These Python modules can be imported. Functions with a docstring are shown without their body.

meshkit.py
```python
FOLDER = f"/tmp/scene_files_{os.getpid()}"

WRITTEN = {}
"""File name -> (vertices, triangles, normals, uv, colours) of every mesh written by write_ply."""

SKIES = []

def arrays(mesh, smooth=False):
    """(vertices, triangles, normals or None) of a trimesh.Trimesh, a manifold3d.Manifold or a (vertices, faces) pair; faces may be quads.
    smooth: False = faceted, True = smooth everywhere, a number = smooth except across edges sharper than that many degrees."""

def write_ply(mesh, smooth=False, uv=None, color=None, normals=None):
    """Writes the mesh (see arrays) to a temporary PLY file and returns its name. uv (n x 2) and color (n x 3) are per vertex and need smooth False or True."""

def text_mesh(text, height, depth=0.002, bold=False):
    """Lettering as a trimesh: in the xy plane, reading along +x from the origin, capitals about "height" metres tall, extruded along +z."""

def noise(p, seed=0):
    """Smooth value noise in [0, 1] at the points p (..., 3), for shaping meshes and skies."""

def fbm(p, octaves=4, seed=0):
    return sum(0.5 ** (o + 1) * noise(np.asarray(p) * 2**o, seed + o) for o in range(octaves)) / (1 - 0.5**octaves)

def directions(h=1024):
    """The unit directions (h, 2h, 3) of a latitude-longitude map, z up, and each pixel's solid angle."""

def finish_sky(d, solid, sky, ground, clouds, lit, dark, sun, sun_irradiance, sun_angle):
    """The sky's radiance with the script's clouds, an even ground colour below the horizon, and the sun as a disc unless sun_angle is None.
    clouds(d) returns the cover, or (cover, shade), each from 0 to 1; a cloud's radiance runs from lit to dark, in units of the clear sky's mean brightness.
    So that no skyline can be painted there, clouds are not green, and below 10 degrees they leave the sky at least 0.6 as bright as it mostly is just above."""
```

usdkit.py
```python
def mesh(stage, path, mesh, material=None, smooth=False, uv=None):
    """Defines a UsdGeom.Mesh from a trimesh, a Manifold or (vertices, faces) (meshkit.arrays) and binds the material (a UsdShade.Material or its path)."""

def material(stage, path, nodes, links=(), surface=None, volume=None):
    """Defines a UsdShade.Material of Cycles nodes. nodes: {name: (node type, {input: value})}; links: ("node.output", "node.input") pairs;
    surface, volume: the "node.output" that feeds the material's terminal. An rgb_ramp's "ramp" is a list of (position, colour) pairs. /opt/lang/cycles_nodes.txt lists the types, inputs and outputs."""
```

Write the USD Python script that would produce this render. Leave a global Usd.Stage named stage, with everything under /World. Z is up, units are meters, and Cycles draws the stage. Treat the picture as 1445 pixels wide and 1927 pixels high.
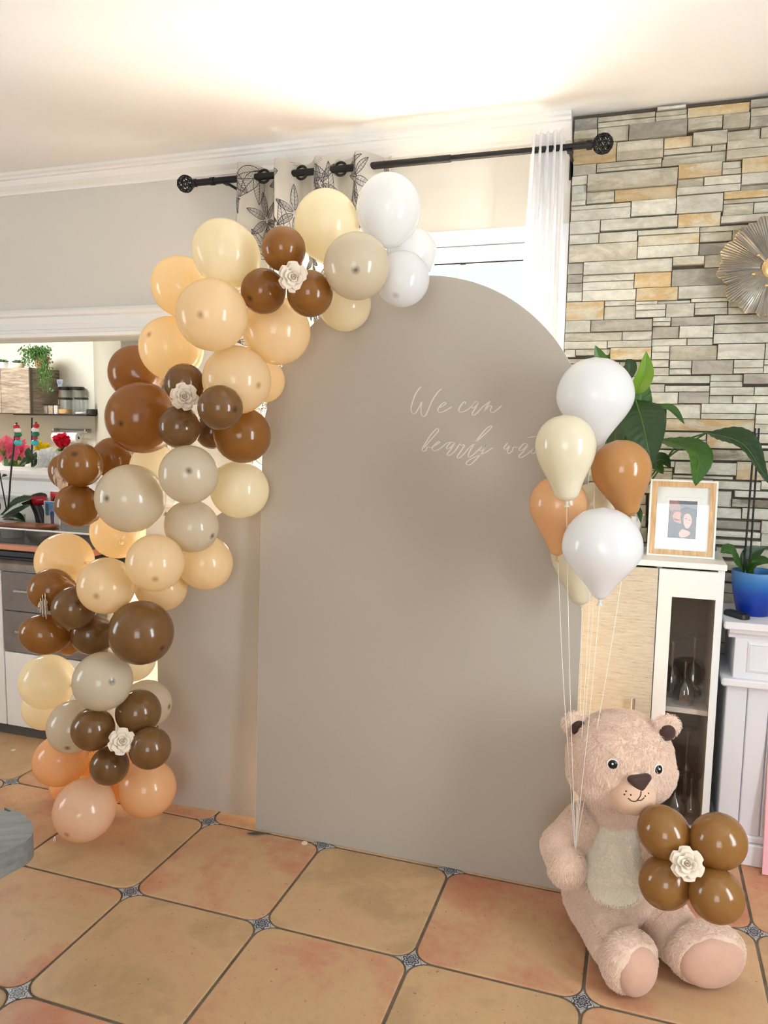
import math, random
import numpy as np, trimesh, usdkit, meshkit
import manifold3d as m3
from manifold3d import Manifold
from shapely.geometry import Polygon, box as sbox, Point, LineString
from shapely import affinity
from pxr import Usd, UsdGeom, UsdLux, UsdShade, Gf, Sdf, Vt

random.seed(7); RNG = np.random.default_rng(7)
stage = Usd.Stage.CreateInMemory()
UsdGeom.SetStageUpAxis(stage, 'Z'); UsdGeom.SetStageMetersPerUnit(stage, 1.0)
UsdGeom.Xform.Define(stage, '/World'); UsdGeom.Scope.Define(stage, '/World/Looks')

# ------------------------------------------------------------------ camera
W_PX, H_PX, F_PX = 1445, 1927, 1450.56
EYE = np.array([1.42646, -1.41847, 1.43641])
YAW, PITCH, ROLL = math.radians(18.46368), math.radians(6.41917), math.radians(0.91052)
_fw = np.array([-math.sin(YAW)*math.cos(PITCH), math.cos(YAW)*math.cos(PITCH), -math.sin(PITCH)])
_r0 = np.array([math.cos(YAW), math.sin(YAW), 0.0]); _u0 = np.cross(_r0, _fw)
RIGHT = math.cos(ROLL)*_r0 + math.sin(ROLL)*_u0
UP = -math.sin(ROLL)*_r0 + math.cos(ROLL)*_u0
FWD = _fw
cam = UsdGeom.Camera.Define(stage, '/World/camera')
cam.CreateHorizontalApertureAttr(36.0); cam.CreateVerticalApertureAttr(36.0*H_PX/W_PX)
cam.CreateFocalLengthAttr(36.0*F_PX/W_PX)
cam.CreateClippingRangeAttr(Gf.Vec2f(0.05, 200.0))
EXPOSURE = 3.0
cam.CreateExposureAttr(EXPOSURE)
_m = Gf.Matrix4d(*[float(x) for row in (list(RIGHT)+[0], list(UP)+[0], list(-FWD)+[0], list(EYE)+[1]) for x in row])
cam.AddTransformOp().Set(_m)

def ray(px, py): return (px-W_PX/2)/F_PX*RIGHT - (py-H_PX/2)/F_PX*UP + FWD
def at_y(px, py, y): d = ray(px, py); return EYE + d*((y-EYE[1])/d[1])
def at_z(px, py, z): d = ray(px, py); return EYE + d*((z-EYE[2])/d[2])

# ------------------------------------------------------------------ daylight and lamps
def rect_light(name, pos, normal, w, h, power, color=(1, 1, 1)):
    l = UsdLux.RectLight.Define(stage, '/World/'+name)
    l.CreateWidthAttr(w); l.CreateHeightAttr(h); l.CreateIntensityAttr(power); l.CreateColorAttr(Gf.Vec3f(*color))
    z = -np.asarray(normal, float); z /= np.linalg.norm(z)
    x = np.cross([0, 0, 1.0], z) if abs(z[2]) < .99 else np.array([1.0, 0, 0]); x /= np.linalg.norm(x); y = np.cross(z, x)
    l.AddTransformOp().Set(Gf.Matrix4d(*[float(v) for row in (list(x)+[0], list(y)+[0], list(z)+[0], list(pos)+[1]) for v in row]))
    return l
dome = UsdLux.DomeLight.Define(stage, '/World/sky_light')
dome.CreateIntensityAttr(1.0); dome.CreateColorAttr(Gf.Vec3f(0.60, 0.90, 1.0)); dome.CreateExposureAttr(-3.9)
sun = UsdLux.DistantLight.Define(stage, '/World/sun')
sun.CreateIntensityAttr(3.6); sun.CreateNormalizeAttr(True); sun.CreateAngleAttr(1.0); sun.CreateColorAttr(Gf.Vec3f(1.0, 0.965, 0.91))
SUN_EL, SUN_AZ = math.radians(47), math.radians(60)      # height, and bearing from +x towards +y: it stands behind the window
_s = np.array([math.cos(SUN_EL)*math.cos(SUN_AZ), math.cos(SUN_EL)*math.sin(SUN_AZ), math.sin(SUN_EL)])
_x = np.cross([0, 0, 1.0], _s); _x /= np.linalg.norm(_x); _y = np.cross(_s, _x)
sun.AddTransformOp().Set(Gf.Matrix4d(*[float(v) for row in (list(_x)+[0], list(_y)+[0], list(_s)+[0], [0, 0, 8, 1]) for v in row]))
rect_light('back_window_light', (1.5, -3.50, 1.45), (0, 1, 0), 1.3, 1.7, .74, (.84, .93, 1))  # out of view behind the camera, placed to light the boards from the front
rect_light('left_window_light', (-3.10, -0.7, 1.45), (1, 0.0, 0), 0.8, 1.5, 1.1, (.84, .93, 1))  # out of view, placed for the bright left edges of the balloons
rect_light('right_window_light', (3.10, -0.4, 1.45), (-1, 0, 0), 0.5, 1.6, 2.3, (.84, .93, 1))  # out of view, placed for the right-hand highlights on the balloons
rect_light('kitchen_ceiling_light', (-3.5, 2.8, 2.48), (0, 0, -1), 0.9, 0.9, 3.3, (1, .98, .95))  # out of view, placed to light the kitchen beyond the hatch

# ------------------------------------------------------------------ naming and tagging
_used = {}
def numbered(parent, name):
    k = _used.get((parent, name), 0); _used[(parent, name)] = k+1
    return name if k == 0 else f'{name}_{k:03d}'
def tag(prim, label=None, cat=None, group=None, kind=None):
    for k, v in (('label', label), ('category', cat), ('group', group), ('kind', kind)):
        if v: prim.SetCustomDataByKey(k, v)
def thing(name, label, cat, loc=(0, 0, 0), group=None, kind=None, mat4=None):
    x = UsdGeom.Xform.Define(stage, '/World/'+numbered('/World', name))
    if mat4 is not None: x.AddTransformOp().Set(Gf.Matrix4d(*[float(v) for v in np.asarray(mat4).T.ravel()]))
    elif any(abs(v) > 0 for v in loc): x.AddTranslateOp().Set(Gf.Vec3d(*map(float, loc)))
    tag(x.GetPrim(), label, cat, group, kind)
    x.GetPrim().SetCustomDataByKey('at', Gf.Vec3d(*map(float, loc)))
    return x.GetPrim()
def struct(name):
    x = UsdGeom.Xform.Define(stage, '/World/'+numbered('/World', name)); tag(x.GetPrim(), kind='structure'); return x.GetPrim()
def put(parent, name, mesh, mat, smooth=False, label=None, kind=None, loc=None, origin=None):
    """A mesh prim below parent. The mesh is in world coordinates unless loc is given; origin is subtracted for a thing standing at its base."""
    base = '/World' if parent is None else str(parent.GetPath())
    if parent is not None and loc is None and origin is None:
        o = parent.GetCustomDataByKey('at'); origin = np.array(o) if o is not None else None
    if origin is not None:
        v, f, _ = meshkit.arrays(mesh); mesh = trimesh.Trimesh(np.asarray(v)-origin, f, process=False)
    m = usdkit.mesh(stage, base+'/'+numbered(base, name), mesh, mat, smooth=smooth)
    if loc is not None: m.AddTranslateOp().Set(Gf.Vec3d(*map(float, loc)))
    p = m.GetPrim(); tag(p, label, kind=kind)
    if origin is not None and parent is not None: p.SetCustomDataByKey('at', Gf.Vec3d(*map(float, origin)))
    return p
def copy_of(src, name, label, loc, group=None, cat=None, mat4=None):
    x = UsdGeom.Xform.Define(stage, '/World/'+numbered('/World', name))
    x.GetPrim().GetReferences().AddInternalReference(src.GetPath())
    x.ClearXformOpOrder()
    if mat4 is not None: x.AddTransformOp(opSuffix='place').Set(Gf.Matrix4d(*[float(v) for v in np.asarray(mat4).T.ravel()]))
    else: x.AddTranslateOp(opSuffix='place').Set(Gf.Vec3d(*map(float, loc)))
    x.GetPrim().SetInstanceable(True)
    tag(x.GetPrim(), label, cat or src.GetCustomDataByKey('category'), group or src.GetCustomDataByKey('group'))
    return x.GetPrim()

# ------------------------------------------------------------------ mesh helpers
def cat(ms):
    ms = [m if isinstance(m, trimesh.Trimesh) else trimesh.Trimesh(*m, process=False) for m in ms]
    return trimesh.util.concatenate(ms)
def bx(x0, x1, y0, y1, z0, z1, b=0.002):
    """A box with chamfered edges."""
    b = min(b, (x1-x0)/2.5, (y1-y0)/2.5, (z1-z0)/2.5)
    if b <= 1e-5: 
        m = trimesh.creation.box((x1-x0, y1-y0, z1-z0)); m.apply_translation(((x0+x1)/2, (y0+y1)/2, (z0+z1)/2)); return m
    P = []
    for sx in (0, 1):
        for sy in (0, 1):
            for sz in (0, 1):
                X, Y, Z = (x0, x1)[sx], (y0, y1)[sy], (z0, z1)[sz]
                dx, dy, dz = (b, -b)[sx], (b, -b)[sy], (b, -b)[sz]
                P += [(X+dx, Y+dy, Z), (X+dx, Y, Z+dz), (X, Y+dy, Z+dz)]
    return trimesh.convex.convex_hull(np.array(P))
def lathe(profile, n=32, axis=(0, 0, 1), at=(0, 0, 0)):
    """profile: (radius, height) from bottom to top."""
    pr = np.array(profile, float); a = np.linspace(0, 2*np.pi, n, endpoint=False)
    v = np.stack([pr[:, 0:1]*np.cos(a), pr[:, 0:1]*np.sin(a), np.repeat(pr[:, 1:2], n, 1)], -1).reshape(-1, 3)
    f = []
    for i in range(len(pr)-1):
        for j in range(n):
            k = (j+1) % n
            f += [(i*n+j, i*n+k, (i+1)*n+k), (i*n+j, (i+1)*n+k, (i+1)*n+j)]
    m = trimesh.Trimesh(v, f, process=False)
    if tuple(axis) != (0, 0, 1): m.apply_transform(align(axis))
    m.apply_translation(at); return m
def align(d, x=None):
    """4x4 turning +z to d (and +x as near as it can to x)."""
    z = np.asarray(d, float); z = z/np.linalg.norm(z)
    x = np.asarray(x if x is not None else ([1, 0, 0] if abs(z[0]) < .9 else [0, 1, 0]), float)
    x = x-z*(x@z); x /= np.linalg.norm(x); y = np.cross(z, x)
    T = np.eye(4); T[:3, 0], T[:3, 1], T[:3, 2] = x, y, z; return T
def spline(pts, n=8):
    P = np.array(pts, float)
    if len(P) < 3: return np.array([P[0]+(P[-1]-P[0])*t for t in np.linspace(0, 1, n+1)])
    Q = np.vstack([2*P[0]-P[1], P, 2*P[-1]-P[-2]]); out = []
    for i in range(1, len(Q)-2):
        for t in np.linspace(0, 1, n, endpoint=False):
            a, b, c, d = Q[i-1], Q[i], Q[i+1], Q[i+2]
            out.append(.5*((2*b)+(-a+c)*t+(2*a-5*b+4*c-d)*t*t+(-a+3*b-3*c+d)*t**3))
    out.append(P[-1]); return np.array(out)
def tube(pts, r, n=8, caps=True):
    P = np.array(pts, float); R = np.broadcast_to(np.asarray(r, float), len(P))
    T = np.gradient(P, axis=0); T /= np.linalg.norm(T, axis=1, keepdims=True)+1e-12
    u = np.cross(T[0], [0, 0, 1.0] if abs(T[0][2]) < .9 else [1.0, 0, 0]); u /= np.linalg.norm(u)
    a = np.linspace(0, 2*np.pi, n, endpoint=False); V = []
    for i in range(len(P)):
        u = u-T[i]*(u@T[i]); u /= np.linalg.norm(u); w = np.cross(T[i], u)
        V.append(P[i]+R[i]*(np.cos(a)[:, None]*u+np.sin(a)[:, None]*w))
    V = np.vstack(V); f = []
    for i in range(len(P)-1):
        for j in range(n):
            k = (j+1) % n
            f += [(i*n+j, i*n+k, (i+1)*n+k), (i*n+j, (i+1)*n+k, (i+1)*n+j)]
    if caps:
        V = np.vstack([V, P[0], P[-1]]); c0, c1 = len(V)-2, len(V)-1; e = (len(P)-1)*n
        for j in range(n):
            k = (j+1) % n; f += [(c0, k, j), (c1, e+j, e+k)]
    return trimesh.Trimesh(V, f, process=False)
def extrude_x(profile, x0, x1):
    """profile (y, z), a simple polygon, swept along x."""
    m = trimesh.creation.extrude_polygon(Polygon(profile), x1-x0, engine='earcut')
    v = m.vertices; m = trimesh.Trimesh(np.stack([v[:, 2]+x0, v[:, 0], v[:, 1]], 1), m.faces, process=False); return m
def extrude_y(poly, y0, y1):
    """poly in (x, z), with thickness from y0 to y1."""
    out = []
    for g in getattr(poly, 'geoms', [poly]):
        m = trimesh.creation.extrude_polygon(g, y1-y0, engine='earcut'); v = m.vertices
        out.append(trimesh.Trimesh(np.stack([v[:, 0], v[:, 2]+y0, v[:, 1]], 1), m.faces[:, ::-1], process=False))
    return cat(out)
def extrude_z(poly, z0, z1):
    out = []
    for g in getattr(poly, 'geoms', [poly]):
        m = trimesh.creation.extrude_polygon(g, z1-z0, engine='earcut'); m.apply_translation((0, 0, z0)); out.append(m)
    return cat(out)
def rounded(hx, hy, r, n=6, d=0.0):
    """outline of a rounded rectangle, inset by d, always the same number of points."""
    hx, hy, r = hx-d, hy-d, max(r-d, 1e-4); out = []
    for k, (sx, sy) in enumerate(((1, 1), (-1, 1), (-1, -1), (1, -1))):
        for t in np.linspace(0, np.pi/2, n):
            a = k*np.pi/2+t; out.append((sx*(hx-r)+r*np.cos(a), sy*(hy-r)+r*np.sin(a)))
    return np.array(out)
def plate(rings):
    """closed solid from stacked outlines [(outline, z) ...] of one length, fanned at both ends."""
    V, f, n = [], [], len(rings[0][0])
    for o, z in rings: V.append(np.column_stack([o, np.full(n, z)]))
    V = np.vstack(V)
    for i in range(len(rings)-1):
        for j in range(n):
            k = (j+1) % n; f += [(i*n+j, i*n+k, (i+1)*n+k), (i*n+j, (i+1)*n+k, (i+1)*n+j)]
    c0, c1 = len(V), len(V)+1
    V = np.vstack([V, [*rings[0][0].mean(0), rings[0][1]], [*rings[-1][0].mean(0), rings[-1][1]]]); e = (len(rings)-1)*n
    for j in range(n):
        k = (j+1) % n; f += [(c0, k, j), (c1, e+j, e+k)]
    return trimesh.Trimesh(V, f, process=False)
def ball(r, at=(0, 0, 0), sub=3, scale=(1, 1, 1), T=None):
    m = trimesh.creation.icosphere(sub, r); m.apply_scale(scale)
    if T is not None: m.apply_transform(T)
    m.apply_translation(at); return m
def ribbon(pts, nrm, w, lift=0.0):
    """flat strip along pts, of width(s) w, facing nrm."""
    P = np.asarray(pts, float); n = np.asarray(nrm, float); n = np.broadcast_to(n, P.shape)
    T = np.gradient(P, axis=0); S = np.cross(n, T); S /= np.linalg.norm(S, axis=1, keepdims=True)+1e-12
    w = np.broadcast_to(np.asarray(w, float), len(P))[:, None]
    V = np.vstack([P+S*w/2+n*lift, P-S*w/2+n*lift]); k = len(P)
    f = []
    for i in range(k-1): f += [(i, i+k, i+1), (i+1, i+k, i+k+1)]
    return trimesh.Trimesh(V, f, process=False)
def mf(m):
    m = m.copy(); m.merge_vertices(); return Manifold(m3.Mesh(np.asarray(m.vertices, np.float32), np.asarray(m.faces, np.uint32)))
def unmf(M):
    g = M.to_mesh(); return trimesh.Trimesh(np.array(g.vert_properties[:, :3], float), np.array(g.tri_verts), process=False)

# ------------------------------------------------------------------ materials
def srgb(r, g, b):
    return tuple((c/255/12.92 if c/255 <= .04045 else ((c/255+.055)/1.055)**2.4) for c in (r, g, b))
LOOK = {}
def look(name, col, rough=.5, metal=0.0, var=None, bump=None, **kw):
    """principled; var=(scale, colour2[, detail]) mixes by noise; bump=(scale, strength, distance)."""
    if name in LOOK: return LOOK[name]
    nodes = {'p': ('principled_bsdf', {'base_color': col, 'roughness': rough, 'metallic': metal, **kw})}; links = []
    if var or bump: nodes['tc'] = ('texture_coordinate', {})
    if var:
        nodes['n'] = ('noise_texture', {'scale': var[0], 'detail': var[2] if len(var) > 2 else 4.0, 'roughness': .6})
        nodes['r'] = ('rgb_ramp', {'ramp': [(.3, col), (.7, var[1])]})
        links += [('tc.object', 'n.vector'), ('n.fac', 'r.fac'), ('r.color', 'p.base_color')]
    if bump:
        nodes['bn'] = ('noise_texture', {'scale': bump[0], 'detail': 5.0}); nodes['b'] = ('bump', {'strength': bump[1], 'distance': bump[2]})
        links += [('tc.object', 'bn.vector'), ('bn.fac', 'b.height'), ('b.normal', 'p.normal')]
    LOOK[name] = usdkit.material(stage, '/World/Looks/'+name, nodes, links, surface='p.BSDF'); return LOOK[name]
def pane_look(name, tint=(1, 1, 1), base=.035, rough=0.0):
    """see-through sheet: clear straight on, mirror-like at a glancing angle, the same from both sides."""
    if name in LOOK: return LOOK[name]
    LOOK[name] = usdkit.material(stage, '/World/Looks/'+name, {'t': ('transparent_bsdf', {'color': tint}), 'g': ('glossy_bsdf', {'color': (1, 1, 1), 'roughness': rough}), 'f': ('layer_weight', {'blend': .5}), 'pw': ('math', {'math_type': 'power', 'value2': 4.0}), 'ma': ('math', {'math_type': 'multiply_add', 'value2': .7, 'value3': base}), 'm': ('mix_closure', {})},
        [('f.facing', 'pw.value1'), ('pw.value', 'ma.value1'), ('ma.value', 'm.fac'), ('t.BSDF', 'm.closure1'), ('g.BSDF', 'm.closure2')], surface='m.closure'); return LOOK[name]
def thin_look(name, col, through, trans, rough=.25, spec=.5, dot=None, sheen=0, bump=None):
    """thin stuff that lets light through: balloon skins, cloth, leaves. dot: (radius, colour) darkens the skin round the local +z pole."""
    if name in LOOK: return LOOK[name]
    nodes = {'p': ('principled_bsdf', {'base_color': col, 'roughness': rough, 'specular_ior_level': spec, 'sheen_weight': sheen}), 't': ('translucent_bsdf', {'color': through}), 'm': ('mix_closure', {'fac': trans})}
    links = [('p.BSDF', 'm.closure1'), ('t.BSDF', 'm.closure2')]
    if dot:
        nodes |= {'tc': ('texture_coordinate', {}), 's': ('separate_xyz', {}), 'c': ('combine_xyz', {}), 'l': ('vector_math', {'math_type': 'length'}),
                  'mr': ('map_range', {'from_min': dot[0]*.1, 'from_max': dot[0], 'to_min': 0.0, 'to_max': 1.0, 'clamp': True}), 'up': ('math', {'math_type': 'less_than', 'value2': 0.0}),
                  'mx': ('math', {'math_type': 'maximum'}), 'k': ('mix_color', {'a': dot[1], 'b': col}), 'k2': ('mix_color', {'a': dot[1], 'b': through})}
        links += [('tc.object', 's.vector'), ('s.x', 'c.x'), ('s.y', 'c.y'), ('c.vector', 'l.vector1'), ('l.value', 'mr.value'), ('s.z', 'up.value1'), ('mr.result', 'mx.value1'), ('up.value', 'mx.value2'),
                  ('mx.value', 'k.fac'), ('mx.value', 'k2.fac'), ('k.result', 'p.base_color'), ('k2.result', 't.color')]
    if bump:
        nodes |= {'tcb': ('texture_coordinate', {}), 'bn': ('noise_texture', {'scale': bump[0], 'detail': 4.0}), 'b': ('bump', {'strength': bump[1], 'distance': bump[2]})}
        links += [('tcb.object', 'bn.vector'), ('bn.fac', 'b.height'), ('b.normal', 'p.normal')]
    LOOK[name] = usdkit.material(stage, '/World/Looks/'+name, nodes, links, surface='m.closure'); return LOOK[name]

PLASTER = look('wall_plaster', srgb(222, 219, 211), .85, bump=(60, .12, .004))
CEIL = look('ceiling_paint', srgb(240, 238, 236), .9)
TRIM = look('trim_paint', srgb(240, 238, 234), .45)
WHITE = look('white_lacquer', srgb(238, 236, 232), .3)
PVC = look('white_pvc', srgb(236, 238, 244), .3)
MORTAR = look('dark_mortar', srgb(96, 86, 72), .9)
GREY_WALL = look('kitchen_paint', srgb(206, 204, 192), .85)
TAUPE_WALL = look('kitchen_taupe_paint', srgb(168, 164, 150), .85)
BLACK_METAL = look('black_metal', (.012, .012, .013), .4, .3)
CHROME = look('brushed_steel', (.62, .62, .62), .25, 1.0)
BLACK = look('black_plastic', (.012, .012, .014), .4)
GLASS = pane_look('clear_glass', (.985, .99, .985))

def tile_look():
    n = {'tc': ('texture_coordinate', {}), 'oi': ('object_info', {}), 'sc': ('vector_math', {'math_type': 'scale', 'vector1': (37.0, 91.0, 53.0)}), 'ad': ('vector_math', {'math_type': 'add'}),
         'n1': ('noise_texture', {'scale': 3.2, 'detail': 5.0, 'roughness': .62, 'distortion': .5}), 'n2': ('noise_texture', {'scale': 28.0, 'detail': 6.0, 'roughness': .7}), 'n3': ('noise_texture', {'scale': 95.0, 'detail': 2.0}),
         'mx': ('math', {'math_type': 'multiply_add', 'value2': .26}), 'sh': ('math', {'math_type': 'multiply_add', 'value2': .26, 'value3': -.13}), 'a2': ('math', {'math_type': 'add'}),
         'r': ('rgb_ramp', {'ramp': [(.30, srgb(178, 146, 108)), (.44, srgb(197, 162, 121)), (.54, srgb(197, 157, 118)), (.63, srgb(194, 143, 109)), (.78, srgb(186, 122, 92))]}),
         'pit': ('rgb_ramp', {'ramp': [(0, (.45, .38, .32)), (.245, (.5, .42, .36)), (.285, (1, 1, 1)), (1, (1, 1, 1))]}), 'ml': ('mix', {'mix_type': 'multiply', 'fac': 1.0}),
         'b': ('bump', {'strength': .35, 'distance': .0025}), 'ba': ('math', {'math_type': 'multiply_add', 'value2': .35}), 'rr': ('map_range', {'from_min': .3, 'from_max': .7, 'to_min': .34, 'to_max': .55}),
         'p': ('principled_bsdf', {'specular_ior_level': .42})}
    l = [('oi.random', 'sc.scale'), ('tc.object', 'ad.vector1'), ('sc.vector', 'ad.vector2'), ('ad.vector', 'n1.vector'), ('ad.vector', 'n2.vector'), ('ad.vector', 'n3.vector'),
         ('n2.fac', 'mx.value1'), ('n1.fac', 'mx.value3'), ('oi.random', 'sh.value1'), ('mx.value', 'a2.value1'), ('sh.value', 'a2.value2'), ('a2.value', 'off.value1'), ('off.value', 'r.fac'),
         ('n3.fac', 'pit.fac'), ('r.color', 'ml.color1'), ('pit.color', 'ml.color2'), ('ml.color', 'p.base_color'), ('n2.fac', 'ba.value1'), ('n1.fac', 'ba.value3'), ('ba.value', 'b.height'), ('b.normal', 'p.normal'), ('n2.fac', 'rr.value'), ('rr.result', 'p.roughness')]
    n['off'] = ('math', {'math_type': 'subtract', 'value2': .13})
    return usdkit.material(stage, '/World/Looks/terracotta_tile', n, l, surface='p.BSDF')
TILE = tile_look()
GROUT = look('dark_grout', srgb(92, 74, 56), .9, var=(12, srgb(120, 108, 92)))
def inset_look():
    """blue and white glazed inset tile: printed rings and rosette."""
    n = {'tc': ('texture_coordinate', {}), 's': ('separate_xyz', {}), 'c': ('combine_xyz', {}), 'l': ('vector_math', {'math_type': 'length'}), 'at': ('math', {'math_type': 'arctan2'}),
         'k': ('math', {'math_type': 'multiply', 'value2': 8.0}), 'sn': ('math', {'math_type': 'sine'}), 'w': ('math', {'math_type': 'multiply_add', 'value2': .0028}),
         'mr': ('map_range', {'from_min': 0.0, 'from_max': .05, 'clamp': True}), 'r': ('rgb_ramp', {'interpolate': False, 'ramp': [(0, srgb(70, 74, 88)), (.07, srgb(150, 152, 150)), (.15, srgb(52, 56, 74)), (.27, srgb(160, 160, 156)), (.36, srgb(62, 66, 82)), (.45, srgb(196, 194, 186)), (.52, srgb(80, 82, 90)), (.56, srgb(178, 176, 170))]}),
         'p': ('principled_bsdf', {'roughness': .3})}
    l = [('tc.object', 's.vector'), ('s.x', 'c.x'), ('s.y', 'c.y'), ('c.vector', 'l.vector1'), ('s.y', 'at.value1'), ('s.x', 'at.value2'), ('at.value', 'k.value1'), ('k.value', 'sn.value1'), ('sn.value', 'w.value1'), ('l.value', 'w.value3'), ('w.value', 'mr.value'), ('mr.result', 'r.fac'), ('r.color', 'p.base_color')]
    return usdkit.material(stage, '/World/Looks/glazed_inset', n, l, surface='p.BSDF')
INSET = inset_look()

# ------------------------------------------------------------------ the room
X0, X1, YB, YW, YO, ZC = -3.2, 3.2, -3.6, 1.60, 1.80, 2.565
fl = struct('floor')
put(fl, 'subfloor', bx(X0, X1, YB, YO, -.12, -.0035, 0), GROUT)
S = .45
for ci in range(-7, 6):
    for ri in range(-1, 4):
        cx_, cy_ = (ci+.5)*S, (ri+.5)*S
        if cy_+.2 > 1.9: continue
        h, g = S/2-.0045, .052
        y_hi = min(h, YW-cy_) if ri == 3 else h
        put(fl, 'tile', plate([(rounded(h, h, g), -.010), (rounded(h, h, g), -.0018), (rounded(h, h, g, d=.002), -.0004), (rounded(h, h, g, d=.005), 0)]), TILE, smooth=40, loc=(cx_, cy_, 0))
_star = sbox(-.05, -.05, .05, .05)
for sx in (-1, 1):
    for sy in (-1, 1): _star = _star.difference(Point(sx*(.052+.0045), sy*(.052+.0045)).buffer(.052+.0048, 24))
_star = max(getattr(_star, 'geoms', [_star]), key=lambda g: g.area).buffer(-.0012)
_star = max(getattr(_star, 'geoms', [_star]), key=lambda g: g.area)
star = extrude_z(_star, -.008, -.0008)
for ci in range(-7, 6):
    for ri in range(-1, 4): put(fl, 'inset_tile', star, INSET, loc=(ci*S, ri*S, 0))
put(fl, 'plain_tiling', bx(X0, X1, YB, -.46, -.0035, -.0005, 0), look('far_tiling', srgb(204, 166, 128), .5))

put(None, 'ceiling', bx(X0, X1, YB, YO, ZC, ZC+.12, 0), CEIL); tag(stage.GetPrimAtPath('/World/ceiling'), kind='structure')
WINX0, WINX1, WINZ = -.22, 1.128, 2.19
HX0, HX1, HZ0, HZ1 = -2.45, -.62, 1.185, 1.825
wf = struct('wall_front')
wp = sbox(X0, 0, X1, ZC).difference(sbox(HX0, HZ0, HX1, HZ1)).difference(sbox(WINX0, -.1, WINX1, WINZ))
put(wf, 'plaster', extrude_y(wp, YW, YO), PLASTER)
for n_, a in (('wall_left', (X0-.12, X0, YB, YO, 0, ZC, 0)), ('wall_right', (X1, X1+.12, YB, YO, 0, ZC, 0)), ('wall_back', (X0, X1, YB-.12, YB, 0, ZC, 0))):
    tag(put(None, n_, bx(*a), PLASTER), kind='structure')
def room_window(k, c, w, h, axis):
    """frame of a window out of view, set round the light that stands in for its daylight."""
    o = struct('window_%d' % k); t = .06
    if axis == 'x': mk = lambda a0, a1, z0, z1: bx(c[0]-.03, c[0]+.03, c[1]+a0, c[1]+a1, c[2]+z0, c[2]+z1)
    else: mk = lambda a0, a1, z0, z1: bx(c[0]+a0, c[0]+a1, c[1]-.03, c[1]+.03, c[2]+z0, c[2]+z1)
    put(o, 'frame', cat([mk(-w/2-t, -w/2, -h/2-t, h/2+t), mk(w/2, w/2+t, -h/2-t, h/2+t), mk(-w/2, w/2, h/2, h/2+t), mk(-w/2, w/2, -h/2-t, -h/2)]), PVC)
room_window(2, (1.5, YB+.03, 1.45), 1.3, 1.7, 'y'); room_window(3, (X0+.03, -.7, 1.45), .8, 1.5, 'x'); room_window(4, (X1-.03, -.4, 1.45), .5, 1.6, 'x')  # frames out of view, one round each unseen window light

# ---- crown moulding and the trims of the hatch
crown = [(YW, ZC), (YW, ZC-.082), (YW-.010, ZC-.082), (YW-.013, ZC-.074), (YW-.013, ZC-.066), (YW-.022, ZC-.060), (YW-.034, ZC-.050), (YW-.042, ZC-.036), (YW-.045, ZC-.028), (YW-.056, ZC-.026), (YW-.058, ZC-.016), (YW-.070, ZC-.012), (YW-.072, ZC)]
tag(put(None, 'trim_1', extrude_x(crown, X0, 1.122), TRIM), kind='structure')
zt = at_y(100, 583, YW)[2]; zb = HZ1
head = [(YW, zt), (YW, zb-.004), (YW-.05, zb-.004), (YW-.052, zb+.012), (YW-.040, zb+.016), (YW-.036, zb+.030), (YW-.026, zb+.034), (YW-.022, zb+.06), (YW-.022, zt-.036), (YW-.034, zt-.030), (YW-.040, zt-.016), (YW-.036, zt-.008), (YW-.030, zt)]
tag(put(None, 'trim_2', extrude_x(head, X0, HX1+.05), TRIM), kind='structure')
zs = HZ0
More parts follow.
